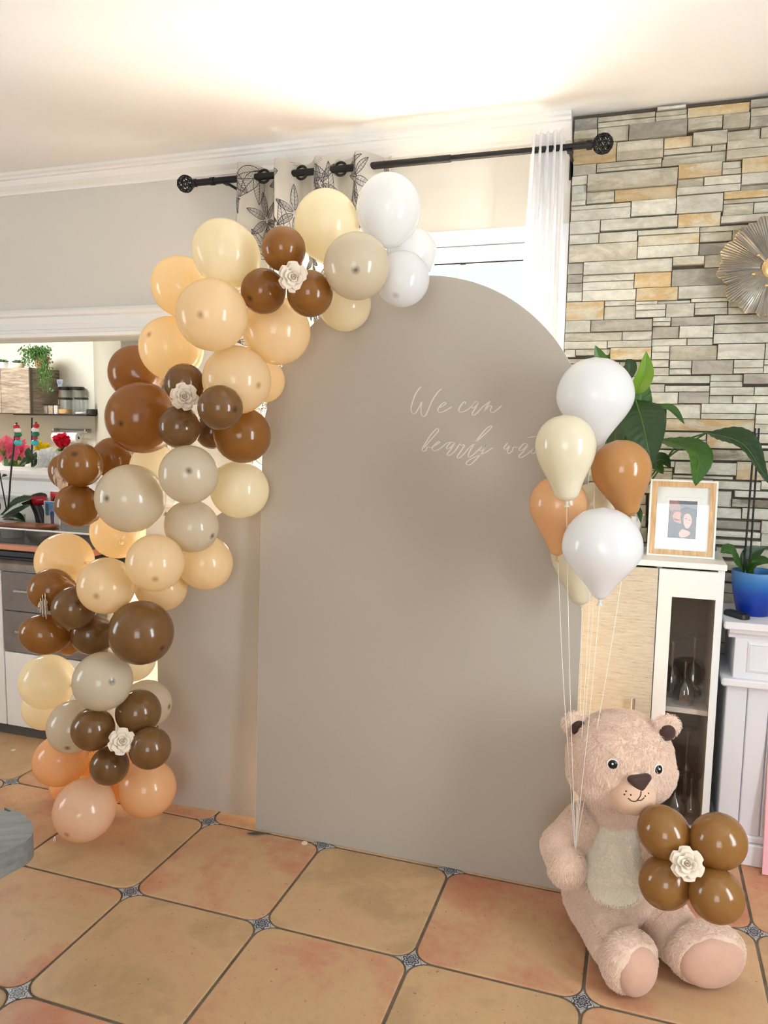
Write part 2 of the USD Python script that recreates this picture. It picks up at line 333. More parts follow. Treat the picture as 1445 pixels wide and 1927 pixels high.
sill = [(YO+.03, zs+.004), (YO+.03, zs-.02), (YW, zs-.02), (YW, zs-.135), (YW-.030, zs-.132), (YW-.038, zs-.118), (YW-.030, zs-.108), (YW-.020, zs-.102), (YW-.020, zs-.045), (YW-.030, zs-.040), (YW-.050, zs-.028), (YW-.055, zs-.010), (YW-.050, zs+.004)]
tag(put(None, 'trim_3', extrude_x(sill, X0, HX1+.05), TRIM), kind='structure')
tag(put(None, 'trim_4', bx(HX1-.002, HX1+.012, YW-.002, YO, HZ0, HZ1, .001), TRIM), kind='structure')

# ---- stone facing of the front wall, each stone its own piece
STONES_A = [(82,135,236,198,'d'),(82,200,236,262,'g'),(240,125,645,108,'g'),(240,155,645,147,'g'),(240,195,455,275,'g'),(460,180,868,240,'d'),(650,88,868,90,'g'),(650,108,868,124,'g'),(878,60,1310,75,'o'),(878,125,1120,145,'g'),(1125,95,1310,183,'g'),(870,172,1122,190,'g'),(1320,8,1445,38,'d'),(1320,48,1445,100,'g'),(1320,108,1445,180,'d'),
 (75,320,368,425,'o'),(372,290,702,330,'g'),(372,352,700,395,'r'),(710,258,905,320,'o'),(908,240,1150,297,'g'),(706,342,1040,350,'g'),(1043,308,1145,344,'g'),(704,375,1145,372,'g'),(702,408,1140,425,'g'),(1155,208,1385,268,'g'),(1390,180,1445,262,'g'),(1150,292,1445,322,'g'),(1148,352,1445,392,'g'),
 (72,452,228,515,'g'),(232,442,697,438,'g'),(232,474,697,466,'g'),(65,530,165,585,'w'),(65,595,160,645,'w'),(65,652,158,700,'w'),(62,705,155,735,'w'),(168,522,800,590,'r'),(165,640,355,690,'g'),(162,695,355,714,'g'),(358,622,793,680,'o'),(803,465,1112,528,'O'),(803,558,985,600,'g'),(990,545,1248,578,'w'),(797,615,1245,634,'w'),
 (1118,430,1250,468,'g'),(1118,478,1250,512,'g'),(1255,420,1445,500,'o'),(1255,520,1445,580,'w'),(1252,600,1445,618,'r'),(60,742,472,744,'w'),(58,778,470,824,'w'),(475,712,790,792,'w'),(793,682,1120,777,'w'),(1128,652,1445,677,'O'),(1125,700,1445,706,'g'),(1122,728,1335,797,'g'),(1338,712,1445,782,'w'),(1118,802,1445,842,'w'),
 (52,855,255,930,'w'),(258,845,800,885,'w'),(805,808,1112,877,'O'),(48,948,246,1000,'w'),(250,930,517,987,'w'),(45,1020,515,1117,'g'),(527,912,957,925,'w'),(527,957,955,1002,'O'),(527,1027,950,1090,'w'),(963,880,1300,907,'g'),(1305,858,1445,892,'g'),(960,932,1185,982,'g'),(1190,918,1385,972,'g'),(955,1010,1445,1060,'d')]
STONES_B = [(36,65,135,130,'d'),(36,140,132,190,'d'),(32,197,130,254,'d'),(140,55,762,110,'w'),(138,150,495,172,'w'),(138,190,493,234,'w'),(498,130,755,220,'o'),(767,18,990,62,'g'),(995,5,1180,77,'g'),(762,100,1200,202,'d'),(30,262,128,322,'w'),(132,255,507,312,'w'),(25,335,280,454,'O'),(288,324,505,350,'w'),(288,364,503,447,'w'),
 (517,240,802,314,'o'),(808,225,1165,294,'w'),(512,330,660,344,'w'),(665,322,895,334,'w'),(900,314,1160,322,'w'),(512,350,718,382,'w'),(510,398,715,434,'w'),(722,347,918,430,'w'),(922,340,1155,364,'w'),(922,380,1155,414,'w'),(1165,312,1290,364,'g'),(1163,377,1290,414,'g'),(1295,367,1445,407,'d'),
 (20,470,188,542,'w'),(193,457,622,530,'d'),(15,555,408,600,'r'),(412,542,620,594,'w'),(12,614,305,657,'w'),(310,610,618,647,'w'),(628,444,755,467,'w'),(628,477,752,497,'w'),(760,432,1058,492,'d'),(625,512,810,584,'d'),(813,502,1050,580,'w'),(622,594,867,634,'w'),(873,590,1050,630,'w'),(1065,424,1445,472,'w'),(1062,497,1445,542,'r'),(1058,562,1445,617,'w'),
 (12,667,80,717,'w'),(85,662,325,702,'w'),(330,657,615,734,'O'),(622,647,745,682,'w'),(622,694,743,734,'w'),(750,642,1078,737,'r'),(1083,637,1412,732,'w'),(1420,627,1445,732,'w'),(580,747,742,787,'w'),(560,802,740,847,'w'),(748,744,900,797,'w'),(746,804,898,840,'w'),(905,744,1190,837,'d'),(1197,742,1405,792,'w'),(1195,802,1403,832,'w'),(1410,742,1445,772,'w'),(1410,782,1445,832,'w'),
 (570,854,615,907,'w'),(618,852,1030,900,'w'),(1035,847,1263,887,'w'),(1032,894,1260,927,'w'),(1268,844,1445,907,'d'),(570,917,710,964,'w'),(713,907,1028,920,'w'),(713,928,1028,962,'w'),(1030,937,1338,987,'w'),(1342,937,1445,987,'w'),(520,972,803,1047,'w'),(808,972,1022,1044,'d'),(1030,994,1188,1044,'w'),(1193,994,1445,1044,'w')]
STONES_C = [(830,457,1028,542,'w'),(1030,457,1362,510,'w'),(1028,514,1362,547,'w'),(1368,457,1445,514,'w'),(1368,520,1445,574,'w'),(800,550,1360,622,'O'),(1365,582,1445,632,'w'),(800,630,1062,672,'w'),(790,676,1062,730,'w'),(1068,640,1362,727,'O'),(1365,642,1445,692,'w'),(1068,737,1445,802,'R'),(720,804,870,837,'w'),(875,810,1245,887,'w'),(1250,810,1445,920,'O'),
 (720,845,1240,900,'w'),(1120,927,1395,980,'w'),(1398,927,1445,975,'w'),(1118,990,1215,1082,'w'),(1220,1037,1445,1087,'R'),(1115,1092,1278,1154,'w'),(1283,1092,1445,1160,'w'),(1120,1167,1395,1224,'d'),(1398,1172,1445,1242,'w'),(1122,1230,1395,1272,'w'),(1122,1282,1395,1322,'w'),(1400,1247,1445,1322,'w'),(1130,1332,1445,1402,'g'),(1125,1412,1445,1482,'g'),(1160,1487,1445,1552,'d'),
 (595,1012,695,1067,'g'),(590,1072,695,1132,'g'),(585,1132,695,1202,'g'),(590,1207,700,1292,'g')]
SX0, SX1, SZ0 = 1.124, 2.16, 0.02
rects = []
for lst, ox, oy, k in ((STONES_A, 1060, 190, 385/1445), (STONES_B, 1060, 480, 385/1445), (STONES_C, 1000, 620, 445/1445)):
    for a, b, c_, d, tn in lst:
        p = at_y(ox+a*k, oy+b*k, YW-.02); q = at_y(ox+c_*k, oy+d*k, YW-.02)
        x0, x1, z0, z1 = max(p[0]-.002, SX0), q[0]+.002, q[2]-.0025, min(p[2]+.0025, ZC-.002)
        if c_ >= 1444: x1 += random.uniform(.02, .2)
        for (u0, u1, w0, w1, _) in rects:                       # trim what two measured stones would share
            ox_, oz_ = min(x1, u1)-max(x0, u0), min(z1, w1)-max(z0, w0)
            if ox_ > 0 and oz_ > 0:
                if ox_ < oz_:
                    if x0 > u0: x0 = max(x0, u1+.0006)
                    else: x1 = min(x1, u0-.0006)
                else:
                    if z1 < w1: z1 = min(z1, w0-.0006)
                    else: z0 = max(z0, w1+.0006)
        if x1-x0 > .025 and z1-z0 > .010: rects.append((x0, x1, z0, z1, tn))
# the rest of the facing (behind plants and furniture, past the frame) is laid in the gaps
CELL = .006; NX, NZ = int((SX1-SX0)/CELL), int((ZC-.004-SZ0)/CELL)
occ = np.zeros((NZ, NX), bool)
for x0, x1, z0, z1, _ in rects:
    occ[max(0, int((z0-.002-SZ0)/CELL)):int(math.ceil((z1+.002-SZ0)/CELL)), max(0, int((x0-.002-SX0)/CELL)):int(math.ceil((x1+.002-SX0)/CELL))] = True
rs = random.Random(3)
for iz in range(NZ):
    for ix in range(NX):
        if occ[iz, ix]: continue
        wmax, hmax = int(rs.uniform(.16, .36)/CELL), int(rs.choice((.045, .06, .085, .10))/CELL)
        best, hh, w = None, hmax, 0
        while ix+w < NX and w < wmax and not occ[iz, ix+w]:
            h = 1
            while h < hh and iz+h < NZ and not occ[iz+h, ix+w]: h += 1
            hh = min(hh, h); w += 1
            if best is None or w*hh*(hh >= 2)*(w >= 4) >= best[0]: best = (w*hh*(hh >= 2)*(w >= 4), w, hh)
        _, w, h = best
        if w*CELL > .022 and h*CELL > .011:
            occ[iz:iz+h, ix:ix+w] = True
            rects.append((SX0+ix*CELL+.0005, SX0+(ix+w)*CELL-.0005, SZ0+iz*CELL+.0005, SZ0+(iz+h)*CELL-.0005, rs.choice('wwggwgd' if SZ0+iz*CELL < 1.6 else 'ggwgg')))
def stone_look(name, base, patch, amount, rough_bump):
    n = {'tc': ('texture_coordinate', {}), 'oi': ('object_info', {}), 'sc': ('vector_math', {'math_type': 'scale', 'vector1': (61.0, 17.0, 83.0)}), 'ad': ('vector_math', {'math_type': 'add'}),
         'mp': ('mapping', {'scale': (5.0, 5.0, 14.0)}), 'n1': ('noise_texture', {'scale': 1.3, 'detail': 6.0, 'roughness': .65, 'distortion': .8}), 'n2': ('noise_texture', {'scale': 40.0, 'detail': 6.0, 'roughness': .7}),
         'r': ('rgb_ramp', {'ramp': [(.5-amount, patch), (.62-amount, base), (1, base)]}), 'v': ('map_range', {'to_min': .86, 'to_max': 1.08}), 'v2': ('map_range', {'from_min': .3, 'from_max': .7, 'to_min': .84, 'to_max': 1.1}), 'vm': ('math', {'math_type': 'multiply'}),
         'ml': ('vector_math', {'math_type': 'scale'}), 'n3': ('noise_texture', {'scale': 3.0, 'detail': 8.0, 'roughness': .7, 'distortion': 1.0}), 'ba': ('math', {'math_type': 'multiply_add', 'value2': .5}), 'b': ('bump', {'strength': rough_bump, 'distance': .008}), 'p': ('principled_bsdf', {'roughness': .8, 'specular_ior_level': .25})}
    l = [('oi.random', 'sc.scale'), ('tc.object', 'ad.vector1'), ('sc.vector', 'ad.vector2'), ('ad.vector', 'mp.vector'), ('mp.vector', 'n1.vector'), ('ad.vector', 'n2.vector'), ('mp.vector', 'n3.vector'), ('n1.fac', 'r.fac'),
         ('oi.random', 'v.value'), ('n2.fac', 'v2.value'), ('v.result', 'vm.value1'), ('v2.result', 'vm.value2'), ('r.color', 'ml.vector1'), ('vm.value', 'ml.scale'), ('ml.vector', 'p.base_color'), ('n2.fac', 'ba.value1'), ('n3.fac', 'ba.value3'), ('ba.value', 'b.height'), ('b.normal', 'p.normal')]
    return usdkit.material(stage, '/World/Looks/'+name, n, l, surface='p.BSDF')
OCHRE = srgb(204, 176, 130)
ST = {'w': stone_look('stone_pale', srgb(216, 213, 200), srgb(198, 194, 178), .06, .5), 'g': stone_look('stone_greige', srgb(206, 200, 182), srgb(186, 178, 158), .05, .55), 'd': stone_look('stone_grey', srgb(182, 177, 165), srgb(164, 158, 146), .05, .6),
      'o': stone_look('stone_ochre', srgb(212, 196, 164), OCHRE, .05, .55), 'O': stone_look('stone_ochre_veined', srgb(212, 205, 184), OCHRE, .06, .55), 'r': stone_look('stone_split', srgb(208, 203, 186), srgb(188, 180, 160), .05, 1.0), 'R': stone_look('stone_hewn', srgb(200, 196, 180), srgb(150, 140, 122), .02, 1.3)}
put(wf, 'mortar_bed', bx(SX0, SX1, YW-.006, YW+.004, 0, ZC-.001, 0), MORTAR)
rects.sort(key=lambda r: -(r[1]-r[0])*(r[3]-r[2]))
for i, (x0, x1, z0, z1, tn) in enumerate(rects):
    w, h = x1-x0-.0006, z1-z0-.0006; nx, nz = 5, 3
    dep = random.uniform(.020, .038); slope = random.uniform(-.004, .004)
    gx, gz = np.meshgrid(np.linspace(-w/2, w/2, nx), np.linspace(-h/2, h/2, nz), indexing='ij')
    fx = np.stack([gx.ravel(), np.zeros(nx*nz), gz.ravel()], 1)
    rough_ = .005 if tn in 'rR' else .003
    dy = -dep + slope*fx[:, 2]/max(h, .03) + (meshkit.fbm(fx*22+i*7.7, 3, seed=5)-.5)*2*rough_
    edge = (np.abs(fx[:, 0]) > w/2-1e-6) | (np.abs(fx[:, 2]) > h/2-1e-6)
    front = fx.copy(); front[:, 1] = dy+np.where(edge, .003, 0); front[:, 0] *= 1-.002/w; front[:, 2] *= 1-.0015/h
    rim = fx[edge].copy(); order = np.argsort(np.arctan2(rim[:, 2]/h, rim[:, 0]/w))
    ids = np.nonzero(edge)[0][order]; back = fx[ids].copy(); back[:, 1] = -.006
    V = np.vstack([front, back]); F_ = []
    for a in range(nx-1):
        for b in range(nz-1):
            q = a*nz+b; F_ += [(q, q+nz, q+nz+1), (q, q+nz+1, q+1)]
    k = len(ids)
    for j in range(k):
        a, b = ids[j], ids[(j+1) % k]; c_, d = nx*nz+j, nx*nz+(j+1) % k
        F_ += [(b, a, c_), (b, c_, d)]
    m = trimesh.Trimesh(V, F_, process=False)
    put(wf, 'stone', m, ST[tn], smooth=35, loc=((x0+x1)/2, YW, (z0+z1)/2))
print('stones', len(rects))

# ---- the french window
w1 = struct('window_1')
zc0, zc1 = at_y(830, 463, YW)[2], at_y(830, 497, YW)[2]
cas = sbox(WINX0, 0, WINX1-.002, WINZ).difference(sbox(WINX0+.055, -.1, WINX1-.05, zc0))
put(w1, 'window_frame', extrude_y(cas, YW-.004, YW+.085), PVC)
mid = .36
def sash(xa, xb, yf):
    ring = sbox(xa, .05, xb, zc0-.004).difference(sbox(xa+.075, .16, xb-.075, zc1))
    s_ = put(w1, 'sash', extrude_y(ring, yf, yf+.055), PVC)
    put(s_, 'gasket', extrude_y(sbox(xa+.071, .156, xb-.071, zc1+.004).difference(sbox(xa+.076, .161, xb-.076, zc1-.001)), yf-.001, yf+.02), BLACK)
    put(w1, 'glass_pane', bx(xa+.072, xb-.072, yf+.026, yf+.030, .155, zc1+.003, 0), GLASS)
    xm = (xa+xb)/2
    put(w1, 'glazing_bar', cat([bx(xm-.012, xm+.012, yf+.012, yf+.024, .16, zc1, .002)]+[bx(xa+.075, xb-.075, yf+.013, yf+.023, z-.012, z+.012, .002) for z in (.75, 1.35)]), PVC)
sash(WINX0+.057, mid, YW+.016); sash(mid+.002, WINX1-.052, YW+.016)
put(w1, 'handle', cat([bx(mid-.02, mid+.015, YW+.006, YW+.016, .98, 1.12, .004), tube([(mid, YW+.008, 1.05), (mid, YW-.03, 1.05)], .009, 8), tube([(mid, YW-.03, 1.05), (mid, YW-.03, .93)], .010, 8)]), CHROME)

# ---- outside: terrace, parapet and the white beams of a pergola
tag(put(None, 'terrace', bx(-3.5, 9, YO, 9.0, -.16, -.06, 0), look('terrace_paving', srgb(226, 224, 220), .8)), kind='structure')  # out of view, kept pale to bounce sunlight up onto the ceiling
pg = thing('pergola', 'white painted pergola beams above the terrace outside the window', 'pergola', (0, 3.0, 0))
for yy in (2.9, 3.9): put(pg, 'beam', bx(-.6, 3.2, yy, yy+.06, 2.90, 2.98, .004), WHITE)
for xx in (-.5, 3.1): put(pg, 'post', bx(xx-.05, xx+.05, 2.9, 3.0, -.06, 2.90, .004), WHITE)
gw = thing('garden_wall', 'pale rendered garden wall across the terrace outside', 'wall', (1, 8.4, -.06))
put(gw, 'wall_body', bx(-3.5, 9, 8.3, 8.5, -.06, 1.5, .005), look('pale_render', srgb(225, 228, 226), .8)); put(gw, 'coping', bx(-3.5, 9, 8.25, 8.55, 1.5, 1.56, .01), WHITE)

# ------------------------------------------------------------------ the two arched boards
def arch(w, h, n=48):
    r = w/2; a = np.linspace(0, np.pi, n)
    return Polygon([(0, 0), (w, 0)]+[(r+r*math.cos(t), h-r+r*math.sin(t)) for t in a])
BOARD = look('matt_greige_paint', srgb(183, 173, 160), .55, bump=(180, .06, .002), specular_ior_level=.3)
BOARD_EDGE = look('raw_board_edge', srgb(232, 224, 206), .7)
def frame(origin, yaw, lean):
    """local x along the board, y its depth, z up its face."""
    T = np.eye(4); c, s_ = math.cos(yaw), math.sin(yaw); X = np.array([c, s_, 0]); n0 = np.array([-s_, c, 0])
    Z = math.cos(lean)*np.array([0, 0, 1.0])+math.sin(lean)*n0; Y = math.cos(lean)*n0-math.sin(lean)*np.array([0, 0, 1.0])
    T[:3, 0], T[:3, 1], T[:3, 2], T[:3, 3] = X, Y, Z, origin; return T
LEAN = math.radians(2.51)
B1 = frame((.185, .91, .0005), 0, LEAN); BW, BH = 1.09, 1.91
def on_board(px, py, lift=0.0):
    n = B1[:3, 1]; d = ray(px, py); P = EYE+d*(((B1[:3, 3]-EYE)@n)/(d@n)); L = np.linalg.inv(B1) @ np.r_[P, 1]; return np.array([L[0], -lift, L[2]])
b1 = thing('arched_backdrop', 'large greige arched backdrop board with white script lettering', 'backdrop board', mat4=B1)
put(b1, 'panel', extrude_y(arch(BW, BH, 64), 0, .0125), BOARD, loc=(0, 0, 0))
eo = arch(BW+.0016, BH+.0008, 64); eo = affinity.translate(eo, -.0008, 0); put(b1, 'edge_band', extrude_y(eo.difference(arch(BW, BH, 64).buffer(-.0002)), .0004, .0127), BOARD_EDGE, loc=(0, 0, 0))
RAWB = look('raw_hardboard', srgb(204, 186, 160), .8, var=(30, srgb(196, 178, 152)))  # unseen board backs, toned to tint the light bounced behind them
put(b1, 'rear_lining', extrude_y(arch(BW, BH, 64).buffer(-.004), .0128, .0140), RAWB, loc=(0, 0, 0), label='unseen back toned for bounced light')
INK = look('white_vinyl', srgb(226, 214, 204), .5)
TEXT = [[(238,168),(195,222),(158,320),(152,372),(170,398),(192,390),(220,345),(242,300),(236,352),(238,400),(258,424),(284,398),(330,290),(378,218),(410,190)],
 [(385,350),(425,332),(448,312),(436,303),(402,328),(378,368),(392,388),(438,376),(500,340)],
 [(612,318),(612,298),(588,312),(560,355),(560,382),(592,383),(640,360),(690,310),(722,296)],
 [(722,303),(700,297),(672,328),(668,350),(690,345),(724,303),(700,350),(672,392),(678,414),(710,396),(762,340),(826,292)],
 [(826,292),(795,335),(768,386)], [(768,386),(812,336),(836,336),(824,374),(842,388),(872,374),(924,328)],
 [(262,690),(320,620),(372,562),(386,532),(366,530),(312,590),(252,690),(250,716),(276,712),(290,682),(322,690)],
 [(322,690),(368,662),(396,642),(380,638),(345,670),(330,700),(346,716),(392,700),(452,652),(500,640)],
 [(522,646),(492,644),(456,680),(456,700),(480,690),(522,648),(490,702),(458,742),(474,754),(520,722),(562,660)],
 [(562,652),(578,668),(606,666),(572,720),(542,766),(560,776),(602,740),(642,690)],
 [(642,690),(760,590),(836,514),(820,506),(770,550),(692,650),(640,740),(645,770),(682,746),(742,690)],
 [(752,676),(732,712),(760,708),(796,648)], [(796,648),(760,722),(692,800),(650,834),(618,826),(640,796),(702,764),(782,730),(848,688)],
 [(972,648),(940,690),(956,702),(988,674),(970,715),(980,738),(1010,716),(1022,684),(1058,688)],
 [(1142,660),(1112,654),(1076,690),(1070,712),(1100,706),(1142,664),(1110,715),(1068,760),(1084,772),(1140,742),(1192,690)],
 [(1192,690),(1172,722),(1186,740),(1214,722)], [(1216,718),(1262,600),(1300,540)], [(1262,600),(1220,700),(1230,736),(1262,722),(1300,690)], [(1140,604),(1216,592),(1330,585)]]
rb = []
for st in TEXT:
    P = spline([on_board(740+x*320/1445, 690+y*320/1445, .0006) for x, y in st], 6)
    T = np.gradient(P, axis=0); ang = np.arctan2(T[:, 2], T[:, 0]); down = np.clip(-np.sin(ang), 0, 1)*1.0
    up = np.clip(np.abs(np.sin(ang-math.radians(60))), 0, 1)
    w = .0018+.0024*(1-up)**1.0+.0004*down; w[0] *= .5; w[-1] *= .4
    rb.append(ribbon(P, (0, -1, 0), w))
put(b1, 'lettering', cat(rb), INK, loc=(0, 0, 0), label='white handwritten words We can bearly wait')
B2 = frame((-.25, .960, .0005), math.radians(3.2), math.radians(.6))
b2 = thing('arched_backdrop', 'small plain arched board half hidden behind the balloon column', 'backdrop board', mat4=B2)
half_arch = arch(1.09, 1.195, 64).intersection(sbox(-.1, 0, .575, 2)); put(b2, 'panel', extrude_y(half_arch, 0, .0125), BOARD, loc=(0, 0, 0)); put(b2, 'rear_lining', extrude_y(half_arch.buffer(-.004), .0128, .0140), RAWB, loc=(0, 0, 0), label='unseen back toned for bounced light')

# ------------------------------------------------------------------ balloons
DOT = (.016, )
def skin(name, c, thr, trans, dark):
    return thin_look('balloon_'+name, srgb(*c), srgb(*thr), trans, .15, .7, dot=(.014, srgb(*dark)))
SKN = {}
def both(key, name, c, thr, trans, dark):
    SK[key] = skin(name, c, thr, trans, dark); SKN[key] = thin_look('balloon_'+name+'_plain', srgb(*c), srgb(*thr), trans, .15, .7)
SK = {}
both('white', 'white', (242, 242, 242), (250, 250, 250), .40, (205, 205, 205)); both('ivory', 'ivory', (248, 238, 214), (255, 244, 212), .50, (200, 188, 158)); both('sand', 'sand', (222, 212, 192), (244, 230, 198), .42, (120, 112, 100))
both('peach', 'peach', (252, 230, 194), (255, 234, 184), .50, (204, 168, 126)); both('peachp', 'pale_peach', (252, 222, 192), (255, 222, 178), .46, (210, 160, 120)); both('orange', 'apricot', (252, 212, 164), (255, 210, 146), .48, (212, 154, 106))
both('brown', 'caramel', (154, 106, 48), (206, 142, 56), .34, (84, 58, 34)); both('choc', 'chocolate', (128, 92, 52), (168, 104, 36), .24, (72, 54, 34)); both('brownb', 'mocha', (156, 110, 56), (186, 120, 46), .24, (74, 50, 30)); both('caramel', 'toffee', (184, 130, 68), (220, 156, 70), .3, (100, 66, 36))
SPINE = [(.78, .80, 1.86), (.42, .80, 1.86), (.16, .76, 1.66), (.02, .76, 1.42), (-.1, .76, 1.2), (-.25, .78, 1.0), (-.25, .76, .75), (-.32, .74, .5), (-.25, .74, .25)]
_sp = spline(SPINE, 8)
def balloon_mesh(R, stretch=1.06):
    """round latex balloon: pole on +z, neck on -z."""
    t = np.linspace(0, np.pi, 26)[1:-1]
    pr = [(1e-4, -R*stretch*1.06), (.006, -R*stretch*1.055)]+[(R*math.sin(a)*(1-.06*max(0, math.cos(a))**2), -R*stretch*math.cos(a)*(1.0 if math.cos(a) < .9 else 1.04)) for a in t[1:]]+[(1e-4, R*stretch)]
    return lathe(pr, 40)
def knot_mesh(z):
    return cat([lathe([(.004, z-.012), (.0062, z-.007), (.0038, z-.002), (.0055, z+.002), (.007, z+.006)], 12), lathe([(.0075, z-.020), (.0082, z-.019), (.004, z-.012), (.0035, z-.0125)], 12)])
BAL = [  # name, px, py, rx, ry, colour, y, label, dot (px,py) or None
 ("white_top",731,395,61,66,"white",.792,"big white balloon at the very top of the balloon garland",None),
 ("white_right",775,478,47,48,"white",.916,"white balloon peeking out rightmost at the garland's top end",None),
 ("white_low",757,525,51,63,"white",.769,"white balloon hanging over the arched backdrop's top edge",(745,555)),
 ("sand_top",671,501,62,67,"sand",.611,"greige balloon with dark spot beside the white garland end",(669,508)),
 ("ivory_top",615,425,61,65,"ivory",.76,"cream balloon in front of the leaf patterned curtain",None),
 ("ivory_left",427,480,61,70,"ivory",.654,"large cream balloon left of the topmost brown balloon trio",None),
 ("b1a",534,469,43,41,"brown",.62,"small brown balloon above the topmost rose",None),
 ("b1b",496,548,42,44,"brown",.646,"small brown balloon left below the topmost rose",(470,562)),
 ("b1c",583,553,43,45,"brown",.62,"small brown balloon right below the topmost rose",None),
 ("peach_ul",342,540,56,58,"peach",.745,"peach balloon on the garland's outer left shoulder behind the spotted one",None),
 ("peach_dot",399,593,68,67,"peach",.558,"big pale peach balloon with spot below the large cream one",(377,592)),
 ("peach_mid",520,622,64,63,"peach",.788,"yellow peach balloon just under the topmost brown trio",None),
 ("ivory_low",648,572,52,50,"ivory",.90,"cream balloon against the arched board below the greige spotted one",None),
 ("peach_l",323,656,65,59,"peach",.775,"peach balloon directly above the biggest caramel balloon",(281,630)),
 ("brown_back",257,702,53,52,"brown",.92,"caramel balloon half hidden behind the biggest caramel one",None),
 ("brown_big",268,786,67,75,"brown",.747,"biggest caramel balloon with a dark spot at mid garland",(228,797)),
 ("b2a",348,723,40,38,"choc",.655,"small dark brown balloon above the mid garland rose",None),
 ("b2b",338,804,42,40,"choc",.641,"small dark brown balloon under the mid garland rose",None),
 ("b2c",414,767,44,42,"choc",.544,"small dark brown balloon right of the mid garland rose",(442,770)),
 ("b2d",400,812,33,33,"choc",.824,"small dark brown balloon tucked behind the mid garland cluster",None),
 ("peach_r",445,715,65,64,"peach",.684,"peach balloon to the right of the mid garland brown cluster",(487,725)),
 ("peach_rb",493,715,45,42,"peach",.898,"backlit peach balloon edge against the arched board's left shoulder",None),
 ("brown_r",455,818,53,54,"brown",.773,"caramel balloon touching the arched board's left edge",None),
 ("sand_r",355,893,62,55,"sand",.598,"greige balloon with spot below the mid garland dark cluster",(355,886)),
 ("ivory_lit",450,921,55,54,"ivory",.859,"glowing cream balloon at the arched board's left edge",None),
 ("ivory_gap",290,880,48,45,"ivory",.858,"cream balloon glimpsed in the gap under the biggest caramel one",None),
 ("sand_big",246,938,70,64,"sand",.62,"largest greige balloon with a dark spot on its left",(201,938)),
 ("sand_r2",360,990,56,49,"sand",.71,"greige balloon below the glowing cream one",(398,1008)),
 ("b3a",152,875,43,41,"brown",.609,"small caramel balloon uppermost in the far left cluster",(140,854)),
 ("b3b",213,862,40,38,"brown",.835,"small caramel balloon behind the largest greige one",None),
 ("b3c",147,952,43,40,"brown",.631,"small caramel balloon lowest in the far left cluster",None),
 ("b3d",128,888,34,38,"brown",.76,"small caramel balloon showing only its edge at far left",None),
 ("peach_lit",222,1000,72,51,"peach",.92,"glowing yellow peach balloon under the largest greige one",None),
 ("peach_ll",122,1056,61,53,"peach",.845,"glowing peach balloon in front of the black and copper appliance",None),
 ("peach_c",292,1059,56,54,"peach",.57,"peach balloon with spot on its lower face at garland centre",(292,1090)),
 ("peach_rl",385,1058,53,51,"peach",.823,"backlit peach balloon over the small arched board",None),
 ("peach_d",200,1102,56,53,"peach",.59,"peach balloon right of the small caramel cluster's top",(181,1122)),
 ("peach_rl2",303,1105,53,45,"peach",.789,"backlit peach balloon just above the big dark brown one",None),
 ("b4a",97,1110,42,40,"brown",.643,"small caramel balloon above the sideways rose by the drawers",None),
 ("b4b",139,1144,41,41,"choc",.598,"small brown balloon with spot right of the sideways rose",(146,1136)),
 ("b4c",84,1194,45,38,"brown",.62,"small caramel balloon leftmost below the sideways rose",None),
 ("b4d",174,1194,42,38,"choc",.684,"small brown balloon next to the big dark brown one",None),
 ("b4e",127,1212,27,21,"caramel",.76,"orange brown balloon barely showing between two small brown ones",None),
 ("choc_big",265,1190,62,60,"choc",.581,"big dark brown balloon in front of the small arched board",(305,1220)),
 ("ivory_ll",90,1283,54,51,"ivory",.76,"cream balloon leftmost below the caramel cluster",None),
 ("sand_c",193,1282,55,55,"sand",.572,"greige balloon with spot beneath the big dark brown one",(211,1283)),
 ("ivory_b",250,1240,42,42,"ivory",.869,"cream balloon sliver behind the lower edge of the dark brown one",None),
 ("sand_rb",276,1325,45,47,"sand",.795,"greige balloon behind the bottom rose cluster's upper right",(318,1330)),
 ("ivory_lb",86,1330,43,44,"ivory",.92,"cream balloon half hidden under the leftmost cream one",None),
 ("sand_l",138,1367,48,53,"sand",.643,"greige balloon left of the bottom rose cluster",(127,1407)),
 ("b5a",175,1372,41,40,"choc",.573,"small dark brown balloon left of the bottom rose",None),
 ("b5b",260,1340,42,42,"choc",.656,"small dark brown balloon above the bottom rose",None),
 ("b5c",282,1408,39,40,"choc",.592,"small dark brown balloon right of the bottom rose",None),
 ("b5d",206,1441,38,36,"choc",.62,"small dark brown balloon below the bottom rose",None),
 ("peach_bl",115,1430,55,48,"orange",.686,"peach balloon low on the left by the sideboard foot",None),
 ("peach_bc",216,1449,62,59,"orange",.849,"apricot balloon behind the bottom rose cluster",(239,1482)),
 ("orange_br",277,1483,53,53,"orange",.76,"apricot balloon at the garland foot beside the small board",None),
 ("peach_floor",160,1523,60,57,"peachp",.62,"pale pink peach balloon lowest of all, on the floor tiles",(126,1570)),
 ("orange_back",122,1480,28,34,"orange",.837,"apricot balloon barely visible behind the lowest pale one",None)]
